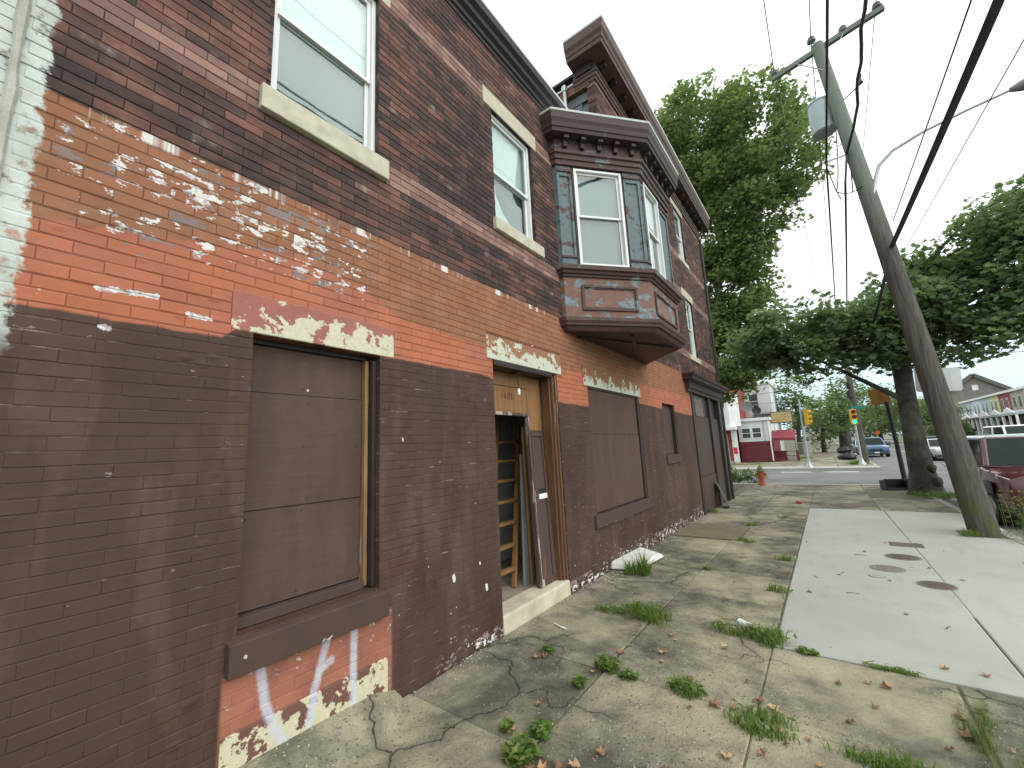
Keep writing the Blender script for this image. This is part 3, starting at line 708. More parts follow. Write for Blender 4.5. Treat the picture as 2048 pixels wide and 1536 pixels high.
MB().box(-.24, -.185, a+.0, 4.03, 2.062, 2.097).build('transom_rail', M_DOOREDGE, door, bevel=.004)
MB().box(-.235, -.203, 4.048, 4.34, 1.90, 2.54).build('side_panel', M_WOOD, door)
dl = MB()                                        # the standing half of the door, its foot pulled out towards the street
def leaf(mb, y0, y1, z0, z1, d0, d1, lean=.10):
    xs = lambda z: -.205+lean*(1-(z-.16)/1.9)
    ys = lambda z: -.05*(1-(z-.16)/1.9)
    mb.hexa([(xs(z0)+d0, y0+ys(z0), z0), (xs(z0)+d1, y0+ys(z0), z0), (xs(z0)+d1, y1, z0), (xs(z0)+d0, y1, z0), (xs(z1)+d0, y0+ys(z1), z1), (xs(z1)+d1, y0+ys(z1), z1), (xs(z1)+d1, y1, z1), (xs(z1)+d0, y1, z1)])
leaf(dl, 4.06, 4.335, .17, 1.896, -.035, 0); dlf = dl.build('door_leaf', M_DOOR, door, bevel=.003)
m = MB(); leaf(m, 4.035, 4.065, .165, 2.06, -.05, .006); m.build('door_stile', M_DOOREDGE, door, bevel=.004)
m = MB(); leaf(m, 4.075, 4.10, .25, 1.86, .001, .012); leaf(m, 4.29, 4.315, .25, 1.86, .001, .012); leaf(m, 4.10, 4.29, 1.83, 1.86, .001, .012); m.build('door_moulding', M_DOOR, door)
m = MB(); leaf(m, 4.13, 4.26, 1.165, 1.215, .001, .008); m.build('letter_slot', M_TAR, door)
m = MB(); leaf(m, 4.13, 4.27, 1.10, 1.155, .001, .02); m.build('letter_paper', M_VINYL, door)
st = MB().hexa([(-.24, 3.182, -.02), (.012, 3.182, -.02), (.012, 4.438, -.02), (-.24, 4.438, -.02), (-.24, 3.182, .165), (.004, 3.182, .155), (.004, 4.438, .155), (-.24, 4.438, .165)])
st.build('doorstep', M_STEP, bld, bevel=.018)
stone('lintel', 'd_l', M_LINT2, door)
# house number cut into the transom panel
cu = bpy.data.curves.new('house_number', 'FONT'); cu.body = '1601'; cu.size = .12; cu.extrude = .001; cu.space_character = 1.25
cu.materials.append(simple('number_cut', (.12, .055, .02), .8))
dg = bpy.context.evaluated_depsgraph_get()
tmp = bpy.data.objects.new('tmp', cu); COL.objects.link(tmp); dg.update()
nme = bpy.data.meshes.new_from_object(tmp.evaluated_get(dg)); bpy.data.objects.remove(tmp)
nm_o = place('house_number', nme, door, (-.2035, 3.545, 2.245), (R(90), 0, R(90)), (.8, .95, 1))
# hanging lampholder
lh = MB(); lh.lathe([(.05, 0), (.055, -.025), (.02, -.03)], (-.10, 3.72, 2.545)); lh.tube([(-.10, 3.72, 2.52), (-.095, 3.73, 2.44), (-.10, 3.745, 2.36)], .004, 6)
lo = lh.build('lamp_cord', M_DARKTRIM, door); MB().lathe([(.017, 0), (.019, .05), (.014, .07)], (-.10, 3.745, 2.29), 10).build('lamp_holder', M_VINYL, door, smooth=True)
# room behind the doorway
rm = MB()
rm.face([(-.23, 2.2, .13), (-.23, 5.2, .13), (-1.3, 5.2, .13), (-1.3, 2.2, .13)][::-1])
fl = rm.build('room_floor', M_FLOORIN, bld)
rm = MB(); rm.face([(-1.3, 2.2, .1), (-1.3, 5.2, .1), (-1.3, 5.2, 2.8), (-1.3, 2.2, 2.8)]); rm.face([(-.22, 5.2, .1), (-.22, 5.2, 2.8), (-1.3, 5.2, 2.8), (-1.3, 5.2, .1)])
rm.face([(-.22, 2.2, .1), (-1.3, 2.2, .1), (-1.3, 2.2, 2.8), (-.22, 2.2, 2.8)]); rm.face([(-.22, 2.2, 2.75), (-1.3, 2.2, 2.75), (-1.3, 5.2, 2.75), (-.22, 5.2, 2.75)])
rm.face([(-.225, 2.2, .1), (-.225, 3.17, .1), (-.225, 3.17, 2.8), (-.225, 2.2, 2.8)]); rm.face([(-.225, 4.35, .1), (-.225, 5.2, .1), (-.225, 5.2, 2.8), (-.225, 4.35, 2.8)])
rm.build('room_wall', M_GREYWALL, bld)
# ---- bay window
BP = [(-.02, 4.70), (.06, 4.70), (.90, 5.70), (.90, 7.03), (.0, 7.93)]
def band_(prof, name, mat, parent, smooth=False): return MB().sweep(prof, BP).build(name, mat, parent, smooth)
bay = band_([(-.12, 3.38), (0, 3.38), (0, 3.97), (-.12, 3.97)], 'bay_window', M_BAYPANEL, bld)
tag(bay, 'projecting wooden bay window with flaking blue and brown paint')
band_([(-.06, 3.215), (.0, 3.215), (.02, 3.24), (.03, 3.27), (.07, 3.275), (.075, 3.30), (.095, 3.33), (.10, 3.375), (-.06, 3.378)], 'base_moulding', M_TRIM, bay)
band_([(-.06, 3.972), (.025, 3.972), (.03, 4.0), (.055, 4.01), (.065, 4.045), (.095, 4.055), (.10, 4.115), (.0, 4.135), (-.06, 4.135)], 'sill_moulding', M_BAYTRIM, bay)
band_([(-.12, 5.66), (.03, 5.66), (.035, 5.73), (.055, 5.735), (.06, 5.80), (.085, 5.81), (.09, 5.85), (.05, 5.86), (.05, 5.99), (-.12, 5.99)], 'entablature', M_BAYTRIM, bay)
band_([(-.12, 5.992), (.05, 5.992), (.055, 6.04), (.19, 6.05), (.20, 6.10), (.215, 6.11), (.225, 6.17), (.245, 6.22), (.25, 6.315), (-.12, 6.34)], 'cornice', M_BAYDARK, bay)
band_([(-.12, 6.342), (.255, 6.318), (.262, 6.345), (-.12, 6.37)], 'roof_flashing', M_FLASH, bay)
rf = [(p[0], p[1], 6.36) for p in BP]; MB().face(rf).build('bay_roof', M_TAR, bay)
ud = [(p[0], p[1], 3.218) for p in BP]; un = MB(); un.face(ud[::-1]); un.beam((.03, 5.1, 3.205), (.80, 6.85, 3.205), .06, .02); un.beam((.60, 5.6, 3.203), (.05, 7.4, 3.203), .06, .02)
un.build('underside', M_DARKTRIM, bay)
FA = (Vector((.06, 4.70, 0)), Vector((.84, 1.0, 0)).normalized()); FB = (Vector((.90, 5.70, 0)), Vector((0, 1, 0)))
FC = (Vector((.90, 7.03, 0)), Vector((-.9, .9, 0)).normalized())
def fbox(mb, fr, u0, u1, n0, n1, z0, z1):
    o, t = fr; n = Vector((t.y, -t.x, 0)); P = lambda u, d, z: o+t*u+n*d+Vector((0, 0, z))
    return mb.hexa([P(u0, n0, z0), P(u0, n1, z0), P(u1, n1, z0), P(u1, n0, z0), P(u0, n0, z1), P(u0, n1, z1), P(u1, n1, z1), P(u1, n0, z1)])
def ring(mb, fr, u0, u1, z0, z1, w, n0, n1):
    fbox(mb, fr, u0, u0+w, n0, n1, z0, z1); fbox(mb, fr, u1-w, u1, n0, n1, z0, z1); fbox(mb, fr, u0+w, u1-w, n0, n1, z0, z0+w); fbox(mb, fr, u0+w, u1-w, n0, n1, z1-w, z1)
LA = (Vector((.84, 1.0, 0))).length
for fr, u0, u1 in ((FA, .24, 1.08), (FB, .14, 1.18), (FC, .22, 1.05)):
    m = MB(); ring(m, fr, u0, u1, 3.50, 3.86, .035, .001, .022); ring(m, fr, u0+.035, u1-.035, 3.535, 3.825, .018, .001, .010); m.build('panel_moulding', M_BAYTRIM, bay, bevel=.004)
# pilasters with sunk panels
for fr, u0, u1 in ((FA, .0, .225), (FA, 1.035, LA), (FB, .0, .13), (FB, .87, 1.33), (FC, .0, .25), (FC, 1.0, 1.27)):
    m = MB(); fbox(m, fr, u0+.003, u1-.003, -.12, -.022, 4.136, 5.658); p = m.build('pilaster', M_BAYBLUE, bay)
    m = MB(); w = min(.04, (u1-u0)*.22); fbox(m, fr, u0+.003, u0+w, -.022, 0, 4.136, 5.658); fbox(m, fr, u1-w, u1-.003, -.022, 0, 4.136, 5.658)
    fbox(m, fr, u0+w, u1-w, -.022, 0, 5.50, 5.658); fbox(m, fr, u0+w, u1-w, -.022, 0, 4.136, 4.30)
    m.build('pilaster_frame', M_BAYBLUE, bay, bevel=.003)
    m = MB(); fbox(m, fr, u0+.002, u1-.002, .001, .018, 5.56, 5.60); fbox(m, fr, u0+.002, u1-.002, .001, .018, 4.25, 4.28); m.build('pilaster_band', M_BAYTRIM, bay, bevel=.003)
m = MB(); m.box(-.02, .057, 4.702, 4.74, 4.14, 5.655); m.build('side_return', M_BAYBLUE, bay)
def bay_window(fr, u0, u1, zmid, up, low):
    m = MB(); z0, z1 = 4.14, 5.655
    ring(m, fr, u0, u1, z0, z1, .022, -.12, -.004); fm = m.build('frame', M_DARKTRIM, bay)
    m = MB(); ring(m, fr, u0+.023, u1-.023, z0+.012, z1-.023, .035, -.09, .008); m.build('vinyl_frame', M_VINYL, bay, bevel=.004)
    for a, b, n0, n1, bl in ((z0+.047, zmid+.02, -.075, -.055, low), (zmid-.02, z1-.058, -.052, -.03, up)):
        m = MB(); ring(m, fr, u0+.059, u1-.059, a, b, .032, n0, n1); m.build('sash', M_VINYL, bay, bevel=.003)
        m = MB(); fbox(m, fr, u0+.089, u1-.089, (n0+n1)/2-.002, (n0+n1)/2+.002, a+.03, b-.03); m.build('pane', M_GLASS, bay)
        m = MB(); fbox(m, fr, u0+.06, u1-.06, n0-.06, n0-.055, a, b); m.build('backing', bl, bay)  # upper sheet carries the pane's reflected sky as colour
M_BAYSKY = simple('bay_sky_sheet', (.16, .22, .235), .85, var=.06, nscale=3)  # blue-grey sheet behind the upper bay panes, painting in reflected sky
M_SCREEN2 = simple('bay_screen', (.14, .175, .17), .85, var=.08, nscale=3)
bay_window(FA, .235, 1.025, 4.92, M_BAYSKY, M_SCREEN2); bay_window(FB, .135, .865, 4.92, M_BAYSKY, M_CURTAIN); bay_window(FC, .26, .99, 4.92, M_BAYSKY, M_SCREEN)
for fr, L, n in ((FA, LA, 5), (FB, 1.33, 5), (FC, 1.27, 4)):
    for k in range(n):
        u = L*(k+.5)/n; m = MB(); o, t = fr
        fbox(m, fr, u-.035, u+.035, .052, .16, 5.99, 6.035); fbox(m, fr, u-.03, u+.03, .052, .10, 5.90, 5.988); m.build('bracket', M_BAYDARK, bay, bevel=.004)
# ---- cornices
m = MB().sweep([(-.05, 6.43), (.012, 6.43), (.02, 6.47), (.04, 6.48), (.045, 6.53), (.085, 6.56), (.095, 6.61), (.14, 6.65), (.15, 6.725), (-.05, 6.74)], [(0, -.02), (0, 6.60)])
lc = m.build('low_cornice', M_CORN1, bld)
MB().sweep([(-.3, 6.742), (.155, 6.728), (.16, 6.752), (-.3, 6.77)], [(0, -.02), (0, 6.58)]).build('roof_flashing', M_FLASH, lc)
TP = [(-.42, 6.60), (.004, 6.60), (.004, 14.66), (-6, 14.66)]
m = MB().sweep([(-.05, 8.60), (.03, 8.60), (.035, 8.66), (.055, 8.665), (.06, 8.72), (.085, 8.74), (.085, 8.77), (.035, 8.775), (.035, 8.98), (.09, 8.99), (.30, 9.0), (.31, 9.08), (.325, 9.09), (.335, 9.16), (.37, 9.22), (.38, 9.38), (-.05, 9.40)], TP)
hc = m.build('high_cornice', M_CORNICE, bld)
MB().sweep([(-.3, 9.402), (.385, 9.383), (.392, 9.42), (-.3, 9.44)], TP).build('roof_flashing', M_FLASH, hc)
for k in range(17):
    y = 6.75+k*.49; MB().box(.04, .20, y-.05, y+.05, 8.90, 8.985).build('bracket', M_DARKTRIM, hc, bevel=.008)
MB().box(-.36, -.02, 6.50, 6.563, 8.80, 8.985).build('bracket', M_DARKTRIM, hc)
MB().box(-9, -.02, 0, YT+.3, 6.40, 6.44).build('roof', M_TAR, bld); MB().box(-9, -.05, YT-.0, YE, 9.0, 9.05).build('roof', M_TAR, bld)
# ---- slate-hung flank of the tall part
fk = MB().box(-4.0, -.175, YT+.06, YT+.12, 6.45, 8.72).build('slate_flank', M_TAR, bld)
slate_m = MB().hexa([(-.135, -.012, -.11), (.135, -.012, -.11), (.135, .0, -.11), (-.135, .0, -.11), (-.135, -.006, .11), (.135, -.006, .11), (.135, .006, .11), (-.135, .006, .11)]).mesh('slate', M_SLATE)
for r_ in range(13):
    for c_ in range(8):
        place('slate', slate_m, fk, (-.32-c_*.275-(.13 if r_ % 2 else 0), YT+.045-rnd.uniform(0, .004), 6.62+r_*.15), (R(-4), 0, rnd.uniform(-.02, .02)), (1, 1, rnd.uniform(.93, 1.05)))
MB().box(-4.0, -.10, YT-.03, YT+.15, 8.56, 8.74).build('flank_fascia', simple('brown_fascia', (.17, .075, .045), .6), fk)
MB().box(-4.0, -.10, YT-.06, YT+.2, 8.742, 8.775).build('flank_flashing', M_FLASH, fk)
m = MB().tube([(-.62, YT-.07, 6.5), (-.62, YT-.07, 8.7)], .035, 10); m.lathe([(.05, 0), (.065, .07), (.05, .12)], (-.62, YT-.07, 8.68), 8); m.build('vent_pipe', simple('galvanised', (.42, .46, .48), .4, .6), bld, smooth=True)
# ---- corner shop front
sf = MB().box(-.10, -.085, 11.02, 14.45, -.2, 3.0).build('shop_front', M_TAR, bld); tag(sf, 'boarded corner shop front under a heavy timber hood')
m = MB(); m.box(-.085, .03, 11.03, 11.17, -.12, 2.98); m.build('post', M_DARKTRIM, sf, bevel=.01)
m = MB(); m.box(-.085, .03, 12.98, 13.12, -.12, 2.98); m.build('post', M_DARKTRIM, sf, bevel=.01)
m = MB(); m.box(-.085, .05, 14.22, 14.44, -.12, 2.98); m.build('post', M_DARKTRIM, sf, bevel=.01)
MB().box(-.085, -.03, 11.175, 12.975, .80, 2.35).build('plywood_panel', M_PLY3, sf, bevel=.003)
MB().box(-.085, -.01, 11.175, 12.975, -.12, .79).build('stall_board', M_PLY3, sf, bevel=.006)
MB().box(-.085, -.03, 13.125, 14.215, -.12, 2.35).build('plywood_panel', M_PLY3, sf, bevel=.003)
for k, (a, b) in enumerate(((11.18, 11.62), (11.65, 12.5), (12.53, 12.97))): MB().box(-.085, -.045, a, b, 2.36, 2.93).build('fanlight_panel', (M_DARKTRIM, worn_trim('fanlight_worn', (.15, .12, .10), (.42, .42, .40), .60), M_DARKTRIM)[k], sf, bevel=.006)
HP = [(-.02, 10.72), (.0, 10.72), (.0, 14.68), (-3, 14.68)]
m = MB().sweep([(-.02, 2.93), (.06, 2.93), (.065, 3.0), (.10, 3.02), (.11, 3.08), (.10, 3.09), (.10, 3.17), (.16, 3.19), (.23, 3.21), (.24, 3.27), (.28, 3.31), (.285, 3.36), (-.02, 3.46)], HP)
m.build('hood', M_BAYDARK, sf)
MB().tube([(.05, YE+.04, gz(14)), (.05, YE+.04, 8.6)], .045, 8).build('downpipe', M_DARKTRIM, bld, smooth=True)
# ---- the house next door beyond the party joint
nb = thing('neighbour_house', 'brick row house wall beyond the whitewashed party joint at far left', 'house')
MB().box(-.3, -.007, -3.5, -.035, -.3, 6.6).build('wall', M_MORTAR, nb)
m = MB()
for row in range(-1, 104):
    for k in range(17):
        a = -.04-(k+1)*BL+(BL/2 if row % 2 else 0); b = min(a+BL-JY, -.042)
        if b-a > .03: m.box(-.01, rnd.uniform(-.002, .001), a, b, row*BH, row*BH+BH-JZ)
tag(m.build('brick_field', M_BRICK, nb), kind='stuff')
m = MB(); pts = []
for k in range(60):
    z = k*.11; pts.append((.004, -.03+rnd.uniform(-.006, .006), z))
m.tube(pts, [.014+rnd.random()*.008 for _ in pts], 6)
m.build('party_joint', simple('joint_mortar', (.42, .42, .36), .9, var=.2, nscale=9, bump=.4), nb)
# ---- loose things by the wall
ld = thing('ladder', 'wooden step ladder leaning inside the open doorway', 'ladder', (-.45, 3.9, .13))
F0, F1, T0, T1 = Vector((.0, -.34, 0)), Vector((.0, .05, 0)), Vector((-.42, .37, 1.95)), Vector((-.42, .87, 1.95))
MB().beam(F0, T0, .06, .035, (0, 1, 0)).build('rail', M_LADDER, ld, bevel=.004); MB().beam(F1, T1, .06, .035, (0, 1, 0)).build('rail', M_LADDER, ld, bevel=.004)
for k in range(7):
    t = .1+.125*k; MB().beam(F0.lerp(T0, t), F1.lerp(T1, t), .07, .035).build('rung', M_LADDER, ld, bevel=.003)
pk = MB().beam((-.38, 4.10, .13), (-.42, 4.20, 1.62), .10, .025, (1, 0, 0)).build('plank', M_GREYWOOD, None, bevel=.003); tag(pk, 'grey weathered plank standing inside the doorway next to the ladder', 'plank')
pk = MB().beam((-.33, 4.16, .13), (-.33, 4.12, 1.95), .05, .03, (1, 0, 0)).build('batten', M_STRIP, None); tag(pk, 'narrow pale wood batten standing inside the doorway behind the door leaf', 'batten')
m = MB().beam((.30, 12.55, gz(12.5)+.01), (.03, 12.75, gz(12.5)+.62), .46, .025, (1, .2, .4)); tag(m.build('leaning_board', simple('sandwich_board', (.10, .105, .11), .5), None, bevel=.004), 'dark framed board leaning against the corner shop front', 'board')
m = MB().hexa([(.0, 5.55, .0), (.36, 5.66, .0), (.42, 6.6, -.02), (.0, 6.75, -.02), (.0, 5.6, .10), (.30, 5.70, .055), (.37, 6.55, .035), (.0, 6.7, .07)]); tag(m.build('stone_slab', M_WHITES, None, bevel=.02), 'whitewashed stone slab lying at the wall foot below the wide boarded window', 'slab')
ch = thing('cellar_hatch', 'flat brown steel cellar hatch in the pavement by the wall', 'hatch', (0, 0, 0))
for a, b in ((8.29, 9.0), (9.008, 9.73)):
    m = MB().hexa([(.03, a, gz(a)-.03), (1.13, a, gz(a)-.03), (1.13, b, gz(b)-.03), (.03, b, gz(b)-.03), (.03, a, gz(a)+.018), (1.13, a, gz(a)+.008), (1.13, b, gz(b)+.008), (.03, b, gz(b)+.018)]); lid = m.build('lid', M_CELLAR, ch, bevel=.004)
# ------------------------------------------------------------------ vegetation
def leaf_mat(name, c1, c2, c3, trans=.35):
    g = G(name); a = g.attr('rnd'); b = g.attr('clump')
    col = g.ramp(g.add(g.mul(a, .5), g.mul(b, .5)), [(.15, c1), (.5, c2), (.85, c3)])
    t = g.t.nodes; pb = g.bsdf(col, .55, spec=.35)
    tl = t.new('ShaderNodeBsdfTranslucent'); g.t.links.new(g.scale(g.mix(.35, col, (.20, .28, .05)), 1.5), tl.inputs[0])
    ms = t.new('ShaderNodeMixShader'); ms.inputs[0].default_value = trans
    g.t.links.new(pb.outputs[0], ms.inputs[1]); g.t.links.new(tl.outputs[0], ms.inputs[2]); g.t.links.new(ms.outputs[0], g.out.inputs[0]); return g.m
M_LEAF = leaf_mat('plane_leaf', (.075, .120, .048), (.120, .180, .066), (.19, .25, .095), .5)
M_LEAFD = leaf_mat('plane_leaf_bluish', (.066, .115, .065), (.105, .165, .085), (.17, .23, .11), .5)  # bluer, slightly darker leaf green of street tree and hedge
M_LEAFB = leaf_mat('far_leaf', (.060, .105, .042), (.10, .16, .06), (.17, .23, .085), .45)
M_GRASS = leaf_mat('weed_blade', (.060, .125, .022), (.115, .215, .038), (.26, .29, .095), .45)
def bark(name, c1, c2, c3, s=3.0):
    g = G(name); v = g.obj(); n = g.noise(g.vec(0, 0, 0), 1); g.t.nodes.remove(n.node)
    a = g.noise(v, s, 4, .6); b = g.noise(v, s*9, 4, .65)
    col = g.ramp(g.add(g.mul(a, .8), g.mul(b, .25)), [(.40, c1), (.52, c2), (.64, c3)])
    g.bsdf(col, .9, g.bump(g.add(b, a), .7, .03), spec=.2); return g.m
M_BARKP = bark('plane_bark_mottled', (.10, .085, .055), (.20, .185, .12), (.36, .35, .25), 2.2)
M_BARKD = bark('tree_bark_dark', (.036, .034, .030), (.062, .060, .050), (.095, .092, .072), 2.5)
LOBE = np.array([(0, -.5, 0), (.16, -.38, .02), (.50, -.20, .05), (.24, -.04, .02), (.40, .28, .06), (.12, .20, .01), (0, .55, .03), (-.12, .20, .01), (-.40, .28, .06), (-.24, -.04, .02), (-.50, -.20, .05), (-.16, -.38, .02)])
KITE = np.array([(0, -.5, 0), (.34, -.05, .05), (0, .55, .0), (-.34, -.05, .05)])
def leaf_mesh(name, cen, size, mat, shape, clump, up=.55, droop=0.0):
    n = len(cen); k = len(shape)
    nrm = nrs.normal(size=(n, 3)); nrm /= np.linalg.norm(nrm, axis=1)[:, None]; nrm[:, 2] = np.abs(nrm[:, 2]); nrm += np.array((0, 0, up)); nrm /= np.linalg.norm(nrm, axis=1)[:, None]
    t = nrs.normal(size=(n, 3)); t[:, 2] -= droop; t -= nrm*(t*nrm).sum(1)[:, None]; t /= np.linalg.norm(t, axis=1)[:, None]; b = np.cross(nrm, t)
    sz = size*nrs.uniform(.6, 1.25, n)
    V = cen[:, None, :]+sz[:, None, None]*(b[:, None, :]*shape[None, :, 0:1]+t[:, None, :]*shape[None, :, 1:2]+nrm[:, None, :]*shape[None, :, 2:3])
    me = bpy.data.meshes.new(name); me.vertices.add(n*k); me.vertices.foreach_set('co', V.astype(np.float32).ravel())
    me.loops.add(n*k); me.loops.foreach_set('vertex_index', np.arange(n*k, dtype=np.int32))
    me.polygons.add(n); me.polygons.foreach_set('loop_start', np.arange(0, n*k, k, dtype=np.int32))
    me.update(calc_edges=True)
    at = me.attributes.new('rnd', 'FLOAT', 'POINT'); at.data.foreach_set('value', np.repeat(nrs.uniform(0, 1, n), k).astype(np.float32))
    at = me.attributes.new('clump', 'FLOAT', 'POINT'); at.data.foreach_set('value', np.repeat(clump, k).astype(np.float32))
    me.materials.append(mat); return me
def crown(ells, per_m2, leaves, spread):
    """clump centres spread through a set of ellipsoids, then leaves around each clump"""
    C, CL, cents = [], [], []
    for (c, r) in ells:
        c = np.array(c, float); r = np.array(r, float)
        area = 4*math.pi*((r[0]*r[1])**1.6/3+(r[0]*r[2])**1.6/3+(r[1]*r[2])**1.6/3)**(1/1.6)
        n = max(4, int(area*per_m2))
        d = nrs.normal(size=(n, 3)); d /= np.linalg.norm(d, axis=1)[:, None]
        p = c+d*r*(nrs.uniform(.30, 1.0, n)**.55)[:, None]
        for q in p:
            s = spread*nrs.uniform(.6, 1.3); k = int(leaves*nrs.uniform(.5, 1.4))
            g_ = nrs.normal(size=(k, 3)); g_ *= np.minimum(1, 1.7/np.linalg.norm(g_, axis=1))[:, None]; C.append(q+g_*np.array((s, s, s*.62))); CL.append(np.full(k, nrs.uniform())); cents.append(q)
    return np.concatenate(C), np.concatenate(CL), cents
def tree(name, label, trunk, rad, ells, per, leaves, spread, size, shape, lmat, bmat, cat='tree', group=None, limbs=26, droop=.2, up=.55, zlimb=-9):
    t = thing(name, label, cat, trunk[0], 0, group); o = Vector(trunk[0])
    m = MB().tube([Vector(p)-o for p in trunk], rad, 12, True, .10)
    cen, cl, cs = crown(ells, per, leaves, spread)
    picks = [cs[i] for i in nrs.choice(len(cs), min(limbs, len(cs)), replace=False) if cs[i][2] > zlimb]
    T = [Vector(p) for p in trunk]
    for q in picks:
        q = Vector(q); cand = [i for i in range(len(T)) if T[i].z < q.z-.4 and i > 0] or [max(1, len(T)//2)]
        i = min(cand, key=lambda i: (T[i]-q).length+rnd.random()*1.5); a = T[i]; r0 = min(rad[i]*.4, .085)
        mid = a.lerp(q, .5)+Vector((rnd.uniform(-.3, .3), rnd.uniform(-.3, .3), rnd.uniform(.0, .5)))*min(1, (q-a).length*.25)
        m.tube([a-o, a.lerp(mid, .5)-o, mid-o, q-o], [r0, r0*.75, r0*.5, .012], 6, False)
    m.build('trunk', bmat, t, smooth=True)
    me = leaf_mesh('crown', cen-np.array(trunk[0]), size, lmat, shape, cl, up, droop)
    place('crown', me, t); return t
# large plane tree beyond the corner of the building
tree('plane_tree', 'tall plane tree with mottled trunk rising behind the building corner', [(-1.52, 22.5, -.3), (-1.55, 22.5, .2), (-1.75, 22.5, 1.6), (-1.72, 22.5, 3.2), (-1.3, 22.6, 6), (-.7, 22.8, 10), (-.1, 23, 14), (0, 23, 18), (-.2, 23.2, 21)], [.34, .27, .21, .20, .20, .18, .15, .10, .04],
     [((-.8, 23.4, 18.6), (2.9, 3.0, 2.8)), ((1.6, 22.7, 17.3), (2.3, 2.6, 2.3)), ((2.6, 22.0, 14.6), (1.9, 2.2, 1.7)), ((.1, 23.2, 15.2), (2.6, 2.8, 2.3)), ((1.5, 22.0, 12.6), (1.7, 1.9, 1.6)), ((-.4, 23, 11.9), (1.8, 2.0, 2.0)),
      ((-.3, 22.8, 9.0), (1.9, 1.9, 2.4)), ((.2, 22.4, 7.4), (1.6, 1.6, 1.6)), ((-.4, 22.2, 6.2), (1.6, 1.6, 1.7)), ((.4, 21.2, 5.2), (1.3, 1.4, 1.2)), ((-2.7, 24.2, 19.6), (1.7, 2, 2.2)), ((-1.0, 22.0, 4.3), (1.1, 1.2, .8)), ((-1.6, 23.4, 15.8), (1.8, 2, 2.2)), ((.3, 22.6, 10.6), (1.7, 1.7, 1.5)), ((-.9, 22.6, 7.6), (1.2, 1.4, 1.6)), ((-4.5, 24, 14), (2.6, 2.8, 4)), ((-3.6, 23.6, 8.0), (1.8, 2.0, 2.4))],
     1.5, 62, .40, .205, LOBE, M_LEAF, M_BARKP, limbs=60)
# spreading tree by the kerb
st_tree = tree('street_tree', 'thick dark street tree with low spreading limbs beside the kerb', [(4.76, 17.3, -.35), (4.76, 17.3, -.05), (4.74, 17.3, .5), (4.73, 17.3, 1.4), (4.74, 17.3, 2.6), (4.78, 17.35, 3.8), (5.0, 17.4, 5.0), (5.4, 17.4, 6.4)], [.52, .40, .30, .255, .235, .225, .17, .10],
     [((2.4, 16.1, 5.2), (1.5, 1.5, .70)), ((3.7, 16.6, 5.05), (1.5, 1.5, .85)), ((2.5, 16.0, 4.2), (1.2, 1.2, .55)), ((5.0, 17, 5.5), (1.3, 1.5, 1.1)), ((4.3, 16.8, 4.35), (1.5, 1.4, .65)), ((5.8, 17.6, 6.2), (1.2, 1.4, .85)), ((6.6, 17.1, 6.7), (1.1, 1.4, .8)), ((7.6, 17, 7.4), (1.0, 1.4, .9)),
      ((6.7, 17, 5.3), (1.4, 1.5, .9)), ((7.5, 17, 5.7), (1.3, 1.5, 1.4)), ((5.9, 17, 4.2), (1.3, 1.4, .55)), ((6.9, 16.2, 4.1), (.9, 1.0, .6)), ((1.5, 16.1, 4.9), (.9, 1.0, .6)), ((9.0, 17.4, 6.4), (1.8, 2.0, 1.8)), ((8.8, 18.4, 8.0), (1.3, 1.8, 1.2)), ((1.0, 16.6, 4.6), (.7, .8, .5))],
     2.3, 52, .29, .185, LOBE, M_LEAFD, M_BARKD, limbs=60, zlimb=5.1)
for c, r_ in (((4.925, 17.13, .62), .14), ((4.96, 17.12, .22), .18)):
    bl = MB().lathe([(r_*.2, -r_*1.2), (r_*.8, -r_*.7), (r_, 0), (r_*.75, r_*.6), (r_*.15, r_)], (c[0]-4.76, c[1]-17.3, c[2]+.35), 9); bl.v = [(a+rnd.uniform(-.02, .02), b+rnd.uniform(-.02, .02), c_+rnd.uniform(-.02, .02)) for a, b, c_ in bl.v]
    bl.build('burl', M_BARKD, st_tree, smooth=True)
# trees beyond the crossing
def far_tree(label, base, h, ells, rt=.22, per=.55, lv=36, sp=.55, sz=.34, mat=None):
    b = Vector(base); tree('tree', label, [base, (b.x, b.y, b.z+h*.3), (b.x+.2, b.y, b.z+h*.6), (b.x+.1, b.y, b.z+h*.9)], [rt*1.3, rt, rt*.75, rt*.3], ells, per, lv, sp, sz, KITE, mat or M_LEAFB, M_BARKD, group='trees beyond the crossing', limbs=10)
far_tree('light green leaning tree above the yellowish sign box', (.2, 57, -.3), 7, [((.5, 56, 7.2), (2.0, 2, 2.2)), ((.9, 56, 4.6), (2.6, 2, 1.6)), ((-.6, 57, 5.0), (1.6, 2, 1.8))])
far_tree('bushy green tree behind the chain link fence', (2.3, 62, -.3), 5, [((2.4, 62, 4.0), (3.2, 2.5, 2.2)), ((1.0, 61, 2.2), (2.4, 2, 1.7))])
far_tree('leafy tree with thick trunk just left of the lit traffic signal', (4.45, 64.2, -.3), 7.5, [((4.2, 64, 5.2), (2.6, 2.5, 1.9)), ((5.4, 65, 7.2), (2.2, 2.2, 1.8)), ((2.6, 66, 5.0), (2, 2, 1.7))], .55)
far_tree('wide green tree above the blue car', (6.5, 78, -.3), 8, [((9.0, 76, 6.2), (4.2, 3, 2.5)), ((7.2, 74, 4.6), (2.6, 2.5, 1.6)), ((11.5, 78, 5.0), (3.0, 3, 2.0))], .35)
far_tree('dark tree at the far end of the street', (11.5, 112, -.3), 8, [((11, 110, 4.2), (5, 4, 3.2)), ((6.5, 118, 4.6), (4.5, 4, 3.4)), ((15, 116, 5.0), (4, 4, 3.6))], .35, .4, 36, .8, .5)
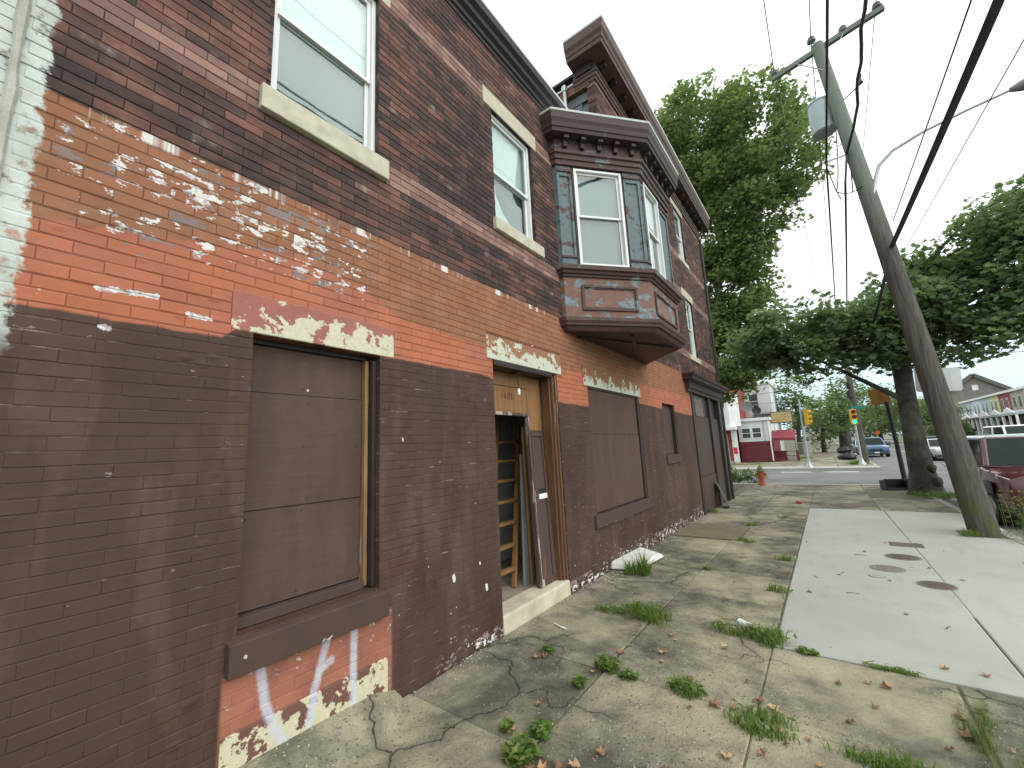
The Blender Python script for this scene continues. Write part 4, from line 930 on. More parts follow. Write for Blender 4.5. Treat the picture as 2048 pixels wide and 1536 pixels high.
far_tree('pale green willow tree between the street tree and the leaning pole', (17.2, 88, -.3), 6, [((16.8, 88, 3.2), (3.2, 2.5, 2.9)), ((15.6, 89, 5.0), (2.4, 2, 2.0))], .2, .9, 40, .5, .36)
far_tree('round dark hedge tree in front of the row houses', (20.6, 98, -.2), 3, [((20.6, 98, 1.5), (1.6, 1.5, 1.3))], .1, 1.2, 40, .4, .3, M_LEAFD)
# ---- weeds, grass and fallen leaves
def blade_mesh(n, r, h, lean=.5, w=.007, broad=0):
    m = MB(); subs = []
    for _ in range(7):
        a = rnd.uniform(0, 6.283); d = r*.8*math.sqrt(rnd.random()); subs.append((d*math.cos(a), d*math.sin(a), rnd.uniform(.5, 1.2)))
    for _ in range(n):
        a = rnd.uniform(0, 6.283); sx_, sy_, sh_ = rnd.choice(subs); d = r*.5*rnd.random(); x, y = sx_+d*math.cos(a), sy_+d*math.sin(a); d = min(r, math.hypot(x, y))
        H = h*sh_*rnd.uniform(.45, 1.15)*(1-.4*d/max(r, .01)); b = rnd.uniform(0, 6.283); l = lean*H*rnd.uniform(.3, 1.3); cx, cy = math.cos(b), math.sin(b); ww = w*rnd.uniform(.6, 1.3)
        p0, p1, p2 = Vector((x, y, -.01)), Vector((x+cx*l*.35, y+cy*l*.35, H*.62)), Vector((x+cx*l, y+cy*l, H)); s = Vector((-cy, cx, 0))*ww
        m.face([p0-s*.7, p0+s*.7, p1+s, p1-s]); m.face([p1-s, p1+s, p2])
    for _ in range(broad):
        a = rnd.uniform(0, 6.283); d = r*math.sqrt(rnd.random()); c = Vector((d*math.cos(a), d*math.sin(a), h*rnd.uniform(.15, .75))); L = rnd.uniform(.018, .034); b = rnd.uniform(0, 6.283)
        t = Vector((math.cos(b), math.sin(b), rnd.uniform(-.3, .5)))*L; s = Vector((-math.sin(b), math.cos(b), rnd.uniform(-.3, .3)))*L*.55
        m.face([c-t, c+s, c+t, c-s])
    me = m.mesh('weed', M_GRASS); n_v = len(me.vertices); rv = np.zeros(n_v, np.float32); cv = np.zeros(n_v, np.float32)
    for f in m.f: q = rnd.random(); rv[list(f)] = q; cv[list(f)] = rnd.random()
    for nm_, ar in (('rnd', rv), ('clump', cv)):
        at_ = me.attributes.new(nm_, 'FLOAT', 'POINT'); at_.data.foreach_set('value', ar)
    return me
def weed(label, x, y, n, r, h, broad=0, sy=1.0, rz=0.0, group='weeds in the pavement joints', lean=.9, name='weed_clump', w=.0042):
    return tag(place(name, blade_mesh(n, r, h, lean, w, broad), None, (x, y, gz(y)), (0, 0, rz), (1, sy, 1)), label, 'weed', group)
wl = [('broad leafy weed clump at the bottom edge near the camera', 1.04, 2.02, 60, .10, .10, 120, 1.0, 0), ('small leafy weed left of the big clump at the bottom edge', .83, 2.16, 20, .035, .07, 40, 1, 0), ('leafy weed sprig right of the big clump at the bottom edge', 1.02, 2.24, 40, .06, .08, 80, 1, 0),
      ('long grass tuft in the joint beside the doorstep', 1.02, 4.18, 470, .33, .19, 60, .34, -.1), ('low grassy weeds left end of the joint beside the doorstep', .62, 4.16, 130, .18, .08, 90, .4, 0),
      ('tall grass tuft against the whitewashed slab', .42, 5.55, 420, .17, .32, 0, .7, 0), ('grass tuft with the white cup lying in it', 1.76, 4.28, 280, .21, .13, 60, .5, 0), ('bright weeds at the corner of the new concrete', 2.04, 4.22, 300, .20, .14, 70, .6, 0),
      ('first small weed along the joint below the doorstep', .52, 3.12, 60, .06, .06, 70, .6, 0), ('bushy weed where two joints cross below the doorstep', 1.05, 3.13, 110, .10, .09, 110, .8, 0), ('small weed just right of the joint crossing', 1.23, 3.09, 60, .07, .06, 70, .8, 0), ('little weed in the long joint below the crossing', .98, 2.82, 50, .05, .08, 40, 1, 0),
      ('dense dark weed in the joint near the pavement centre', 1.62, 3.12, 220, .13, .11, 80, .6, 0), ('grassy tuft at the slab corner with dry leaves', 2.06, 3.02, 380, .22, .11, 20, .6, 0), ('grass strip along the lowest joint at bottom right', 2.62, 2.98, 400, .30, .12, 0, .24, -.1),
      ('grass row beside the new concrete at right', 3.07, 3.60, 480, .42, .11, 0, .22, 1.45), ('grass row with dry leaves at bottom right corner', 3.10, 2.95, 480, .40, .12, 0, .24, 1.5), ('flat mossy weed on the edge of the new concrete', 2.75, 4.14, 160, .16, .04, 60, .25, 0),
      ('tiny weed on the near edge of the new concrete', 2.26, 4.13, 60, .07, .05, 60, .6, 0), ('weed tuft by the cellar hatch corner', 1.30, 8.25, 160, .16, .11, 40, .7, 0), ('small grass tuft in the old pavement past the slab', 1.10, 6.2, 90, .10, .09, 0, .8, 0), ('weed on the long joint beside the new concrete', 1.92, 7.2, 140, .16, .10, 30, .6, 0),
      ('weeds halfway along the edge of the new concrete', 1.95, 5.65, 120, .14, .09, 20, .5, 0), ('grass at the foot of the corner shop front', .12, 11.6, 200, .25, .14, 30, .5, 1.5), ('small grass tuft on the old pavement by the joint', 1.15, 9.9, 90, .12, .12, 0, .8, 0), ('dark tuft on the old pavement near the far slabs', 1.6, 11.3, 80, .15, .06, 0, .6, 0)]
for a in wl: weed(*a)
weed('dry grass tuft at the foot of the leaning pole', 4.25, 10.15, 220, .22, .14, 0, .5, 0, None)
weed('tall feathery weeds growing at the kerb in front of the red car', 5.02, 10.6, 70, .26, .95, 260, 1.0, 0, None, .35)
weed('low green weeds right of the leaning pole', 4.92, 9.9, 170, .30, .24, 200, .9, 0, None, .7)
weed('leafy sucker growth around the street tree foot', 4.9, 16.6, 700, .75, .22, 300, .7, 0, None, .5)
bc_, bcl, _ = crown([((0, 0, .30), (.75, .55, .35)), ((.5, -.2, .2), (.5, .4, .22)), ((-.5, .1, .3), (.4, .4, .35))], 9, 24, .12)
tag(place('bush', leaf_mesh('bush', bc_, .11, M_LEAF, KITE, bcl), None, (-.72, 21.6, gz(21))), 'leafy bush at the foot of the plane tree', 'bush')
weed('grass patch around the lit traffic signal pole', 4.1, 35.2, 900, .8, .30, 0, .9, 0, None, .5, 'grass_patch', .012)
weed('grass patch at the foot of the chain link fence', .4, 45.5, 900, 1.1, .35, 0, 1.6, 0, None, .5, 'grass_patch', .014)
weed('weed strip on the far pavement before the maroon wall', -2.4, 36.6, 300, 1.2, .12, 0, .3, 0, None, .5, 'grass_patch', .012)
g = G('dry_leaf'); ro = g.orand(); g.bsdf(g.ramp(ro, [(0, (.17, .09, .05)), (.3, (.34, .20, .10)), (.65, (.46, .32, .18)), (.9, (.40, .24, .12)), (1, (.24, .12, .07))]), .8); M_DRY = g.m
def dry_leaf():
    m = MB(); k = 12; s = LOBE*rnd.uniform(.9, 1.1); cx, cy = rnd.uniform(.3, 1.1), rnd.uniform(-.8, .8)
    P = [(p[0]*rnd.uniform(.7, 1.15), p[1]*rnd.uniform(.7, 1.15), .9*(cx*p[0]**2+cy*p[0]*p[1])+.22*rnd.random()) for p in s]
    c = (0, 0, .02)
    for i in range(k): m.face([c, P[i], P[(i+1) % k]])
    return m.mesh('dry_leaf', M_DRY)
DL = [dry_leaf() for _ in range(6)]
spots = [(.98, 3.98), (1.18, 2.02), (1.25, 2.06), (1.12, 1.98), (1.0, 1.95), (1.30, 2.12), (.55, 3.02), (.50, 2.98), (1.38, 2.28), (1.58, 2.20), (1.62, 2.22), (1.72, 2.35), (2.02, 2.55), (1.95, 2.62), (2.1, 2.75), (1.60, 3.28), (1.36, 3.42), (1.05, 3.55), (1.30, 3.92), (1.35, 3.85),
         (1.72, 3.92), (1.68, 2.95), (1.8, 3.05), (1.92, 3.08), (2.0, 3.15), (2.12, 3.2), (2.2, 2.9), (2.3, 3.0), (2.35, 2.8), (2.5, 3.3), (2.62, 3.55), (2.9, 3.3), (3.0, 3.7), (3.1, 3.8), (3.15, 3.45), (3.2, 3.2), (2.95, 3.05), (2.85, 2.95), (3.05, 2.9), (3.2, 2.85), (2.7, 3.85), (2.45, 3.75)]
for _ in range(20): spots.append((rnd.uniform(2.1, 4.5), rnd.uniform(4.3, 9.5)))
for _ in range(14): spots.append((rnd.uniform(.3, 2.0), rnd.uniform(4.3, 9)))
for _ in range(26): spots.append((rnd.uniform(.2, 4.2), rnd.uniform(12, 20)))
for _ in range(16): spots.append((rnd.uniform(.6, 3.3), rnd.uniform(2.0, 4.0)))
for i, (x, y) in enumerate(spots):
    s = rnd.uniform(.045, .105)*(.62 if y > 4.2 else .85)
    tag(place('fallen_leaf', DL[i % 6], None, (x, y, gz(y)+.006), (rnd.uniform(-.2, .2), rnd.uniform(-.2, .2), rnd.uniform(0, 6.28)), (s, s, s)), 'dry brown plane leaf lying on the pavement', 'leaf', 'fallen leaves scattered on the pavement')
# litter and covers
m = MB().lathe([(.028, 0), (.040, .11), (.042, .115), (.038, .115), (.026, .006)], (0, 0, 0), 14); tag(m.build('paper_cup', M_VINYL, None, True, loc=(1.76, 4.36, .065), rot=(R(100), R(20), R(60))), 'crumpled white cup lying in the grass', 'cup')
m = MB().beam((0, 0, .008), (.12, .0, .008), .010, .005); m.beam((.12, 0, .009), (.15, 0, .012), .022, .004); m.beam((.15, .008, .012), (.185, .008, .012), .005, .003); m.beam((.15, -.008, .012), (.185, -.008, .012), .005, .003); m.beam((.15, 0, .012), (.185, 0, .012), .005, .003)
tag(m.build('plastic_fork', M_VINYL, None, loc=(.27, 3.62, .004), rot=(0, 0, R(-22))), 'white plastic fork lying in front of the doorstep', 'fork')
m = MB().lathe([(.028, 0), (.033, .01), (.033, .11), (.027, .122)], (0, 0, 0), 12); tag(m.build('drink_can', simple('red_can', (.55, .06, .04), .35, .3), None, True, loc=(1.72, 14.0, gz(14)+.035), rot=(R(90), 0, R(75))), 'red drink can lying on the far old pavement', 'can')
def cover(name, label, x, y, r, mat, sq=False):
    r *= .82
    z = gz(y)+.0065; t = thing(name, label, 'cover', (x, y, z))
    if sq: MB().box(-r, r, -r*.8, r*.8, -.03, .003).build('lid', mat, t, bevel=.004)
    else:
        MB().lathe([(r*1.08, -.03), (r*1.08, .0025), (r*1.0, .003)], (0, 0, 0), 28).build('rim', M_IRON, t)
        m = MB().lathe([(r*.96, -.03), (r*.96, .004), (r*.9, .005)], (0, 0, 0), 28); ld_ = m.build('lid', mat, t)
        m = MB()
        for i in range(-2, 3): m.box(-r*.6, r*.6, i*r*.26-r*.05, i*r*.26+r*.05, .0045, .0075)
        m.build('lid_rib', mat, t)
cover('utility_cover', 'rusty square cover on the new concrete farthest from camera', 3.37, 8.96, .24, M_RUST, True)
cover('utility_cover', 'rough dark round cover just before the square one', 3.23, 8.02, .22, M_RUST)
cover('utility_cover', 'pale grey round cover with a dark rim on the new concrete', 3.0, 7.24, .20, M_IRON)
cover('utility_cover', 'rusty brown round cover on the long seam nearest camera', 3.36, 6.66, .19, M_RUST)
cover('utility_cover', 'small pale round cover beside the grey one', 2.87, 6.80, .09, M_KERB)
# soil around the pole and around the street tree
struct(MB().hexa([(4.22, 10.12, gz(10)-.05), (KX-.01, 10.12, gz(10)-.05), (KX-.01, 10.72, gz(11)-.05), (4.22, 10.72, gz(11)-.05), (4.22, 10.12, gz(10)-.004), (KX-.01, 10.12, gz(10)-.004), (KX-.01, 10.72, gz(11)-.002), (4.22, 10.72, gz(11)-.002)]).build('pole_pit_soil', M_DIRT))

gm_ = MB()
def grit(x, y, s):
    a = rnd.uniform(0, 6.28); c, d = math.cos(a)*s, math.sin(a)*s; h = s*rnd.uniform(.4, .9); z = gz(y)
    gm_.v += [(x-c, y-d, z), (x+d, y-c, z), (x+c*.8, y+d, z), (x-d*.9, y+c, z), (x+rnd.uniform(-.3, .3)*s, y, z+h)]; n = len(gm_.v)-5
    gm_.f += [(n, n+1, n+4), (n+1, n+2, n+4), (n+2, n+3, n+4), (n+3, n, n+4)]
for _ in range(900): grit(abs(rnd.gauss(.03, .10))+.01, rnd.uniform(2.0, 11), rnd.uniform(.003, .010))
for _ in range(160): grit(abs(rnd.gauss(.05, .16))+.05, rnd.uniform(5.0, 6.9), rnd.uniform(.006, .022))
for _ in range(350): grit(rnd.uniform(.3, 3.4), rnd.uniform(1.7, 5.0), rnd.uniform(.002, .005))
for _ in range(500): grit(rnd.choice((1.03, 2.03))+rnd.gauss(0, .05), rnd.uniform(2, 12), rnd.uniform(.003, .008))
tag(gm_.build('grit', simple('grit_stone', (.34, .31, .26), .9, var=.5, nscale=40)), 'loose grit and mortar crumbs along the wall foot', 'grit', kind='stuff')
tw_ = simple('twig_bark', (.07, .05, .035), .9)
for k, (x, y, a, l) in enumerate(((.62, 4.75, .5, .10), (.95, 4.55, -.4, .07), (2.55, 5.9, .3, .12), (3.2, 5.2, 1.2, .09), (2.7, 7.9, .1, .14), (1.5, 5.0, .9, .10), (2.3, 6.4, 2.2, .08), (1.7, 6.7, .2, .11))):
    tag(MB().tube([(0, 0, .006), (l*.5, .006, .010), (l, -.004, .006)], [.0035, .003, .002], 5).build('twig', tw_, None, loc=(x, y, gz(y)+.004), rot=(0, 0, a)), 'thin dark twig lying on the pavement', 'twig', 'twigs on the pavement')
# ------------------------------------------------------------------ poles, wires, signals, signs
g = G('pole_wood'); P, x, y, z = g.pos(); a = g.noise(g.vec(g.mul(x, 14.0), g.mul(y, 14.0), g.mul(z, .8)), 1.6, 5, .65)
col = g.ramp(a, [(.3, (.055, .050, .043)), (.55, (.105, .10, .085)), (.75, (.17, .165, .14))])
ms = g.mul(g.ss(g.noise(P, 3.0, 4), .45, .6), g.sub(1.0, g.ss(z, .1, 1.3))); col = g.mix(g.mul(ms, .75), col, (.085, .10, .028))
col = g.mix(g.mul(g.ss(z, 4.5, 7.5), .55), col, (.24, .30, .24))
g.bsdf(col, .9, g.bump(a, .7, .02), spec=.2); M_POLE = g.m
M_GALV = simple('galvanised_steel', (.40, .43, .44), .45, .5, .15)
M_BLACK = simple('black_rubber', (.016, .016, .017), .5)
M_CABLE = simple('cable_sheath', (.035, .035, .04), .55)
M_TRANSF = simple('transformer_paint', (.33, .42, .42), .45, .0, .12, 3)
M_YEL = simple('signal_yellow', (.62, .36, .03), .5, 0, .12)
up_ = thing('utility_pole', 'leaning wooden utility pole with transformer and street lamp at the kerb', 'pole', (4.49, 10.33, gz(10.3)-.1))
B0 = Vector((4.49, 10.33, -.17)); T0_ = Vector((3.66, 11.0, 10.60))
at = lambda z: B0.lerp(T0_, (z-B0.z)/(T0_.z-B0.z))
o0 = Vector(up_.location)
def L(p): return Vector(p)-o0
n_ = 14; m = MB().tube([L(B0.lerp(T0_, k/n_)) for k in range(n_+1)], [.192-.075*k/n_ for k in range(n_+1)], 16, True, .03); m.build('shaft', M_POLE, up_, smooth=True)
A0, A1 = Vector((2.72, 11.0, 10.29)), Vector((4.84, 11.0, 10.70))
MB().beam(L(A0), L(A1), .10, .115).build('crossarm', M_POLE, up_, bevel=.006)
m = MB(); m.beam(L((3.22, 10.95, 10.36)), L(at(9.75)+Vector((0, -.1, 0))), .035, .01); m.beam(L((4.12, 10.95, 10.52)), L(at(9.75)+Vector((0, -.1, 0))), .035, .01); m.build('brace', M_GALV, up_)
for p in (A0+Vector((.08, 0, .02)), Vector((3.58, 11.0, 10.68)), Vector((4.14, 11.0, 10.55)), A1-Vector((.10, 0, .0))):
    MB().lathe([(.02, .05), (.085, .07), (.09, .10), (.04, .12), (.075, .15), (.05, .20), (.02, .22)], L(p), 12).build('insulator', simple('porcelain', (.20, .21, .21), .3), up_, True)
tp = Vector((3.52, 11.12, 8.45))
m = MB().lathe([(.20, 0), (.235, .03), (.235, .70), (.225, .74), (.24, .745), (.24, .78), (.05, .84)], L(tp), 20); m.build('transformer', M_TRANSF, up_, True)
m = MB().lathe([(.03, .0), (.05, .05), (.03, .10), (.045, .14), (.02, .2)], L(tp+Vector((-.08, 0, .82))), 8); m.beam(L((3.70, 11.05, 8.8)), L(at(8.8)), .06, .2); m.build('bracket', M_GALV, up_)
arm = [at(6.45)+Vector((.05, -.10, 0)), Vector((4.14, 10.74, 6.85)), Vector((4.22, 10.74, 7.08)), Vector((4.45, 10.75, 7.30)), Vector((4.95, 10.8, 7.50)), Vector((5.6, 10.88, 7.66)), Vector((6.2, 10.95, 7.78))]
MB().tube([L(p) for p in arm], [.035, .035, .034, .032, .03, .028, .026], 10).build('lamp_arm', M_GALV, up_, True)
lm = MB(); e = L((6.2, 10.95, 7.78)); d = Vector((.97, .12, .1)).normalized()
lm.tube([e-d*.05, e+d*.08, e+d*.3, e+d*.55, e+d*.66], [.04, .09, .14, .12, .03], 12); lm.lathe([(.04, .1), (.045, .2), (.01, .22)], e+d*.25, 8); lm.build('lamp_head', simple('lamp_housing', (.16, .16, .17), .5), up_, True)
m = MB()
m.beam(L(at(7.6)), L(at(7.6)+Vector((-.55, -.1, -.05))), .03, .03); m.build('spacer_arm', M_GALV, up_); MB().beam(L(at(8.0)), L(at(7.45)+Vector((-.55, -.1, .1))), .025, .025).build('spacer_brace', M_GALV, up_)
m = MB(); rp = at(6.9)
for (a_, b_, s_) in ((Vector((-.25, .1, 1.45)), Vector((-.45, -.05, -.1)), .45), (Vector((-.1, .1, 1.45)), Vector((-.2, -.05, -.2)), .5), (Vector((-.55, -.1, .65)), Vector((-.4, -.05, -.3)), .25), (Vector((-.45, -.05, -.1)), Vector((-.05, -.15, -.2)), .18)):
    p, q = rp+a_, rp+b_; m.tube([L(p.lerp(q, t/6)-Vector((0, 0, s_*4*(t/6)*(1-t/6)*.5))) for t in range(7)], .011, 5)
m.build('drop_wire', M_BLACK, up_)
m = MB().lathe([(.02, 0), (.05, .02), (.02, .12), (.045, .2), (.02, .28)], L(at(9.0)+Vector((.45, 0, .12))), 8); m.beam(L(at(8.85)), L(at(9.0)+Vector((.45, 0, .12))), .02, .02); m.build('cutout_switch', M_CABLE, up_)
def wire(label, pts, r, mat=M_BLACK, sag=.0, name='overhead_wire', group='overhead wires'):
    P_ = [Vector(p) for p in pts]; out = []
    for a_, b_ in zip(P_[:-1], P_[1:]):
        n = max(6, int((b_-a_).length/1.5)); s = sag*(b_-a_).length/25
        out += [a_.lerp(b_, t/n)-Vector((0, 0, s*4*(t/n)*(1-t/n))) for t in range(n)]
    out.append(P_[-1]); return tag(MB().tube(out, r, 6).build(name, mat, None, True), label, 'wire', group)
Y2 = 37.4
wire('thick black bundled cable sweeping down from top right to the leaning pole', [(4.62, -14, 5.7), (4.13, 10.5, 5.25)], .043, M_CABLE, .25, 'telephone_cable')
wire('black cable running from the leaning pole down into the street tree', [(4.12, 10.75, 5.2), (4.46, Y2, 5.2)], .032, M_CABLE, .5, 'telephone_cable')
wire('thin wire alongside the thick bundled cable', [(4.66, -14, 6.3), (4.22, 10.55, 5.75)], .009, M_BLACK, .1)
wire('thinnest wire right of the thick bundled cable', [(5.4, -14, 5.5), (4.28, 10.6, 5.1)], .006, M_BLACK, .1)
wire('leftmost wire to the end insulator of the crossarm', [(2.76, -14, 11.2), (2.80, 11, 10.5), (3.7, Y2, 8.9)], .010, M_BLACK, .15)
wire('wire to the insulator at the leaning pole top', [(3.56, -14, 11.5), (3.58, 11, 10.86), (4.2, Y2, 9.2)], .010, M_BLACK, .15)
wire('dark cable passing left of the transformer', [(3.50, -14, 8.7), (3.42, 10.7, 7.55), (4.1, Y2, 7.6)], .020, M_CABLE, .25)
tw = [(3.90+.02*math.sin(k*1.9), -14+k*.35, 8.6-.036*k*.35+.02*math.cos(k*1.9)-.0) for k in range(70)]
tag(MB().tube(tw+[tuple(at(7.55)+Vector((-.13, -.1, 0)))], .026, 6).build('twisted_cable', M_CABLE, None, True), 'thick twisted service cable dropping past the crossarm to the leaning pole', 'wire', 'overhead wires')
wire('twisted cable running on from the leaning pole towards the crossing', [tuple(at(7.55)+Vector((-.13, -.1, 0))), tuple(at(6.95)+Vector((-.28, -.05, 0))), (4.4, Y2, 6.7)], .022, M_CABLE, .4)
wire('thin wire from the right end of the crossarm', [(4.75, -14, 11.6), (4.74, 11, 10.9), (4.8, Y2, 9.2)], .008, M_BLACK, .15)
wire('upper guy wire to the street lamp arm', [tuple(at(7.3)), (5.7, 10.9, 7.72)], .004, M_GALV)
# sign plate fixed behind the leaning pole
sg = thing('pole_sign', 'blank white sign plate behind the leaning pole', 'sign', (4.40, 10.78, 2.60))
M_SIGNW = simple('white_sign_back', (.62, .66, .63), .5, .0, .06)
m = MB(); w, h = .305, .215; m.prism([(-w, 0, -h+.03), (-w+.03, 0, -h), (w-.03, 0, -h), (w, 0, -h+.03), (w, 0, h-.03), (w-.03, 0, h), (-w+.03, 0, h), (-w, 0, h-.03)], (0, .004, 0)); pl = m.build('plate', M_SIGNW, sg, rot=(0, R(4), 0))
m = MB().beam((0, -.012, -.12), (0, -.012, .12), .05, .02, (0, 1, 0)); m.build('mount', M_GALV, sg)
# orange-brown sign board on a black post
sb = thing('sign_post', 'brown orange sign board on a black post beside the street tree', 'sign', (4.64, 20.3, gz(20)))
MB().tube([(0, 0, 0), (-.03, 0, 1.5), (-.08, 0, 3.0)], [.075, .07, .07], 12).build('post', M_BLACK, sb, True); MB().lathe([(.14, 0), (.13, .10), (.085, .16)], (0, 0, 0), 12).build('base', M_BLACK, sb, True)
m = MB(); m.box(-.36, .20, -.012, .012, 2.93, 3.52); m.build('board', simple('sign_ochre', (.33, .16, .035), .5, 0, .15, 3), sb, bevel=.01, rot=(0, R(-3), R(0)))
m = MB(); m.box(-.06, .0, -.03, -.0125, 2.93, 3.5); m.build('board_rib', simple('sign_rib', (.27, .125, .03), .5), sb, rot=(0, R(-3), 0))
bx = thing('plastic_bin', 'black open plastic bin tipped over beside the sign post', 'bin', (4.22, 18.7, gz(18.7)), R(15))
m = MB(); m.hexa([(-.30, -.16, .0), (.30, -.16, .0), (.34, .2, .02), (-.34, .2, .02), (-.30, -.16, .05), (.30, -.16, .05), (.34, .2, .06), (-.34, .2, .06)]); m.hexa([(-.31, -.17, .04), (-.27, -.17, .04), (-.30, .2, .05), (-.34, .2, .05), (-.31, -.19, .34), (-.27, -.19, .34), (-.30, .2, .30), (-.34, .2, .30)]); m.hexa([(.27, -.17, .04), (.31, -.17, .04), (.34, .2, .05), (.30, .2, .05), (.27, -.19, .34), (.31, -.19, .34), (.34, .2, .30), (.30, .2, .30)]); m.box(-.30, .30, .16, .20, .04, .30)
m.build('shell', M_BLACK, bx); m = MB().box(-.34, .34, -.20, -.15, .33, .365); m.build('lip', M_BLACK, bx, bevel=.01)
# fire hydrant
hy = thing('fire_hydrant', 'orange fire hydrant with dull green cap at the corner', 'hydrant', (.24, 20.2, gz(20)))
M_HYD = simple('hydrant_orange', (.40, .115, .04), .6, 0, .25, 9); M_HYG = simple('hydrant_green', (.13, .13, .06), .6, 0, .25, 9)
MB().lathe([(.17, 0), (.17, .05), (.12, .06), (.115, .50), (.125, .52)], (0, 0, 0), 16).build('barrel', M_HYD, hy, True); MB().lathe([(.16, .52), (.165, .57), (.13, .59), (.11, .68), (.05, .74), (.03, .75), (.03, .79)], (0, 0, 0), 16).build('bonnet', M_HYG, hy, True)
for a_ in (0, math.pi): MB().tube([(.09*math.cos(a_), 0, .44), (.19*math.cos(a_), 0, .44)], .055, 10).build('nozzle', M_HYD, hy, True)
MB().tube([(0, -.09, .42), (0, -.21, .42)], .07, 12).build('nozzle', M_HYD, hy, True)
# traffic signals
def signal_head(parent, x, z, face, lit):
    c = Vector((x, 0, z)); rz = face
    mt = Matrix.Translation(c) @ Matrix.Rotation(rz, 4, 'Z')
    def T(mb): mb.v = [tuple(mt @ Vector(v)) for v in mb.v]; return mb
    T(MB().box(-.17, .17, -.12, .10, -.48, .48)).build('housing', M_YEL, parent, bevel=.02)
    for k, (dz, c_, e_) in enumerate(((.31, (.10, .015, .01), 0), (0, (.11, .07, .01), 0), (-.31, (.02, .75, .45), 1))):
        m = MB(); pr = [(.115*math.cos(a_), -.121, dz+.115*math.sin(a_)) for a_ in np.linspace(0, 2*math.pi, 15)[:-1]]; m.face(pr[::-1])
        if e_ and lit:
            gm = G('green_signal'); gm.bsdf(c_, .3, emit=(.02, .95, .55), estr=1.6); mat = gm.m
        else: mat = simple('signal_lens', c_, .3)
        T(m).build('lens', mat, parent)
        m = MB()
        for q in range(9):
            a0, a1 = math.pi*(-.15+1.3*q/9), math.pi*(-.15+1.3*(q+1)/9)
            A, B = (.135*math.cos(a0), dz+.135*math.sin(a0)), (.135*math.cos(a1), dz+.135*math.sin(a1))
            m.hexa([(A[0], -.30, A[1]), (A[0], -.121, A[1]), (B[0], -.121, B[1]), (B[0], -.30, B[1]), (A[0]*1.06, -.30, dz+(A[1]-dz)*1.06), (A[0]*1.06, -.121, dz+(A[1]-dz)*1.06), (B[0]*1.06, -.121, dz+(B[1]-dz)*1.06), (B[0]*1.06, -.30, dz+(B[1]-dz)*1.06)])
        T(m).build('visor', M_YEL, parent)
def signal_pole(label, x, y, top, lean=0.0):
    s = thing('traffic_signal', label, 'traffic signal', (x, y, gz(30)))
    MB().tube([(0, 0, .2), (lean, 0, top)], [.065, .05], 12).build('post', M_GALV, s, True); MB().lathe([(.24, 0), (.22, .06), (.12, .20), (.09, .36)], (0, 0, 0), 14).build('base', M_GALV, s, True); return s
s1 = signal_pole('traffic signal seen edge on with a bare grey post before the maroon wall', 1.55, 32.0, 4.3); signal_head(s1, .24, 3.10, R(90), False)
m = MB(); m.beam((0, 0, 3.3), (.2, 0, 3.3), .04, .04); m.beam((0, 0, 2.9), (.2, 0, 2.9), .04, .04); m.build('bracket', M_GALV, s1)
s2 = signal_pole('traffic signal showing a lit green light facing the camera', 4.23, 34.6, 3.6); signal_head(s2, -.02, 3.02, R(8), True)
ss_ = thing('street_name_sign', 'green street name sign above the lit traffic signal', 'sign', (4.23, 34.6, gz(30)+3.62)); M_SGN = simple('sign_green', (.02, .20, .15), .4)
m = MB().prism([(-.28, -.04, -.05), (.62, -.04, -.12), (.66, -.04, .02), (.2, -.04, .12), (-.25, -.04, .08)], (0, .006, 0)); m.build('blade', M_SGN, ss_); m = MB().box(-.012, .012, -.55, .35, .10, .30); m.build('blade', M_SGN, ss_); MB().tube([(0, 0, -.1), (0, 0, .32)], .02, 8).build('stem', M_GALV, ss_)
# poles beyond the crossing
def far_pole(label, x, y, top, tx, arms, r=.17):
    p = thing('utility_pole', label, 'pole', (x, y, gz(30)-.1), 0, 'utility poles beyond the crossing')
    MB().tube([(0, 0, 0), (tx*.5, 0, top*.5), (tx, 0, top)], [r, r*.85, r*.65], 10).build('shaft', M_POLE, p, True)
    for z, w_ in arms: MB().box(tx-w_, tx+w_, -.06, .06, z-.06, z+.06).build('crossarm', M_POLE, p)
    return p
p2 = far_pole('dark wooden utility pole directly behind the lit traffic signal', 4.58, 37.4, 9.6, -.15, ((9.0, .9),), .21)
m = MB().lathe([(.05, 0), (.13, .05), (.13, .5), (.06, .6)], (-.25, -.1, 4.5), 10); m.lathe([(.05, 0), (.12, .05), (.12, .4), (.06, .5)], (-.22, -.1, 5.2), 10); m.build('splice_box', M_BLACK, p2)
far_pole('distant pale utility pole with two crossarms above the trees', 4.55, 80, 10.9, -.2, ((10.6, .9), (7.6, .8)), .17)
for k, (z, dz) in enumerate(((5.9, .3), (5.4, .9), (6.7, .2))):
    wire(('lowest', 'middle', 'highest')[k]+' wire crossing left from the pole behind the lit signal', [(-40, 44+k, z+dz*1.2), (4.45, 37.4, z)], .018 if k == 1 else .010, M_CABLE, .3)
for k, z in enumerate((6.6, 7.3)):
    wire(('lower', 'upper')[k]+' wire crossing over the row houses at far right', [(4.5, 37.4, z), (60, 60, z+2.0)], .02 if k == 0 else .012, M_CABLE, .3)
wire('wire loop hanging right of the distant pale pole', [(4.4, 80, 10.4), (4.45, 37.4, 8.6)], .012, M_CABLE, .8)
sp2 = thing('warning_sign', 'small red sign far down the street', 'sign', (9.6, 92, gz(30))); MB().tube([(0, 0, 0), (0, 0, 1.9)], .04, 8).build('post', M_GALV, sp2); MB().lathe([(.34, -.01), (.34, .01)], (0, 0, 0), 8).build('plate', simple('sign_red', (.60, .09, .03), .5), sp2, rot=(R(90), 0, 0), loc=(0, -.05, 2.1))
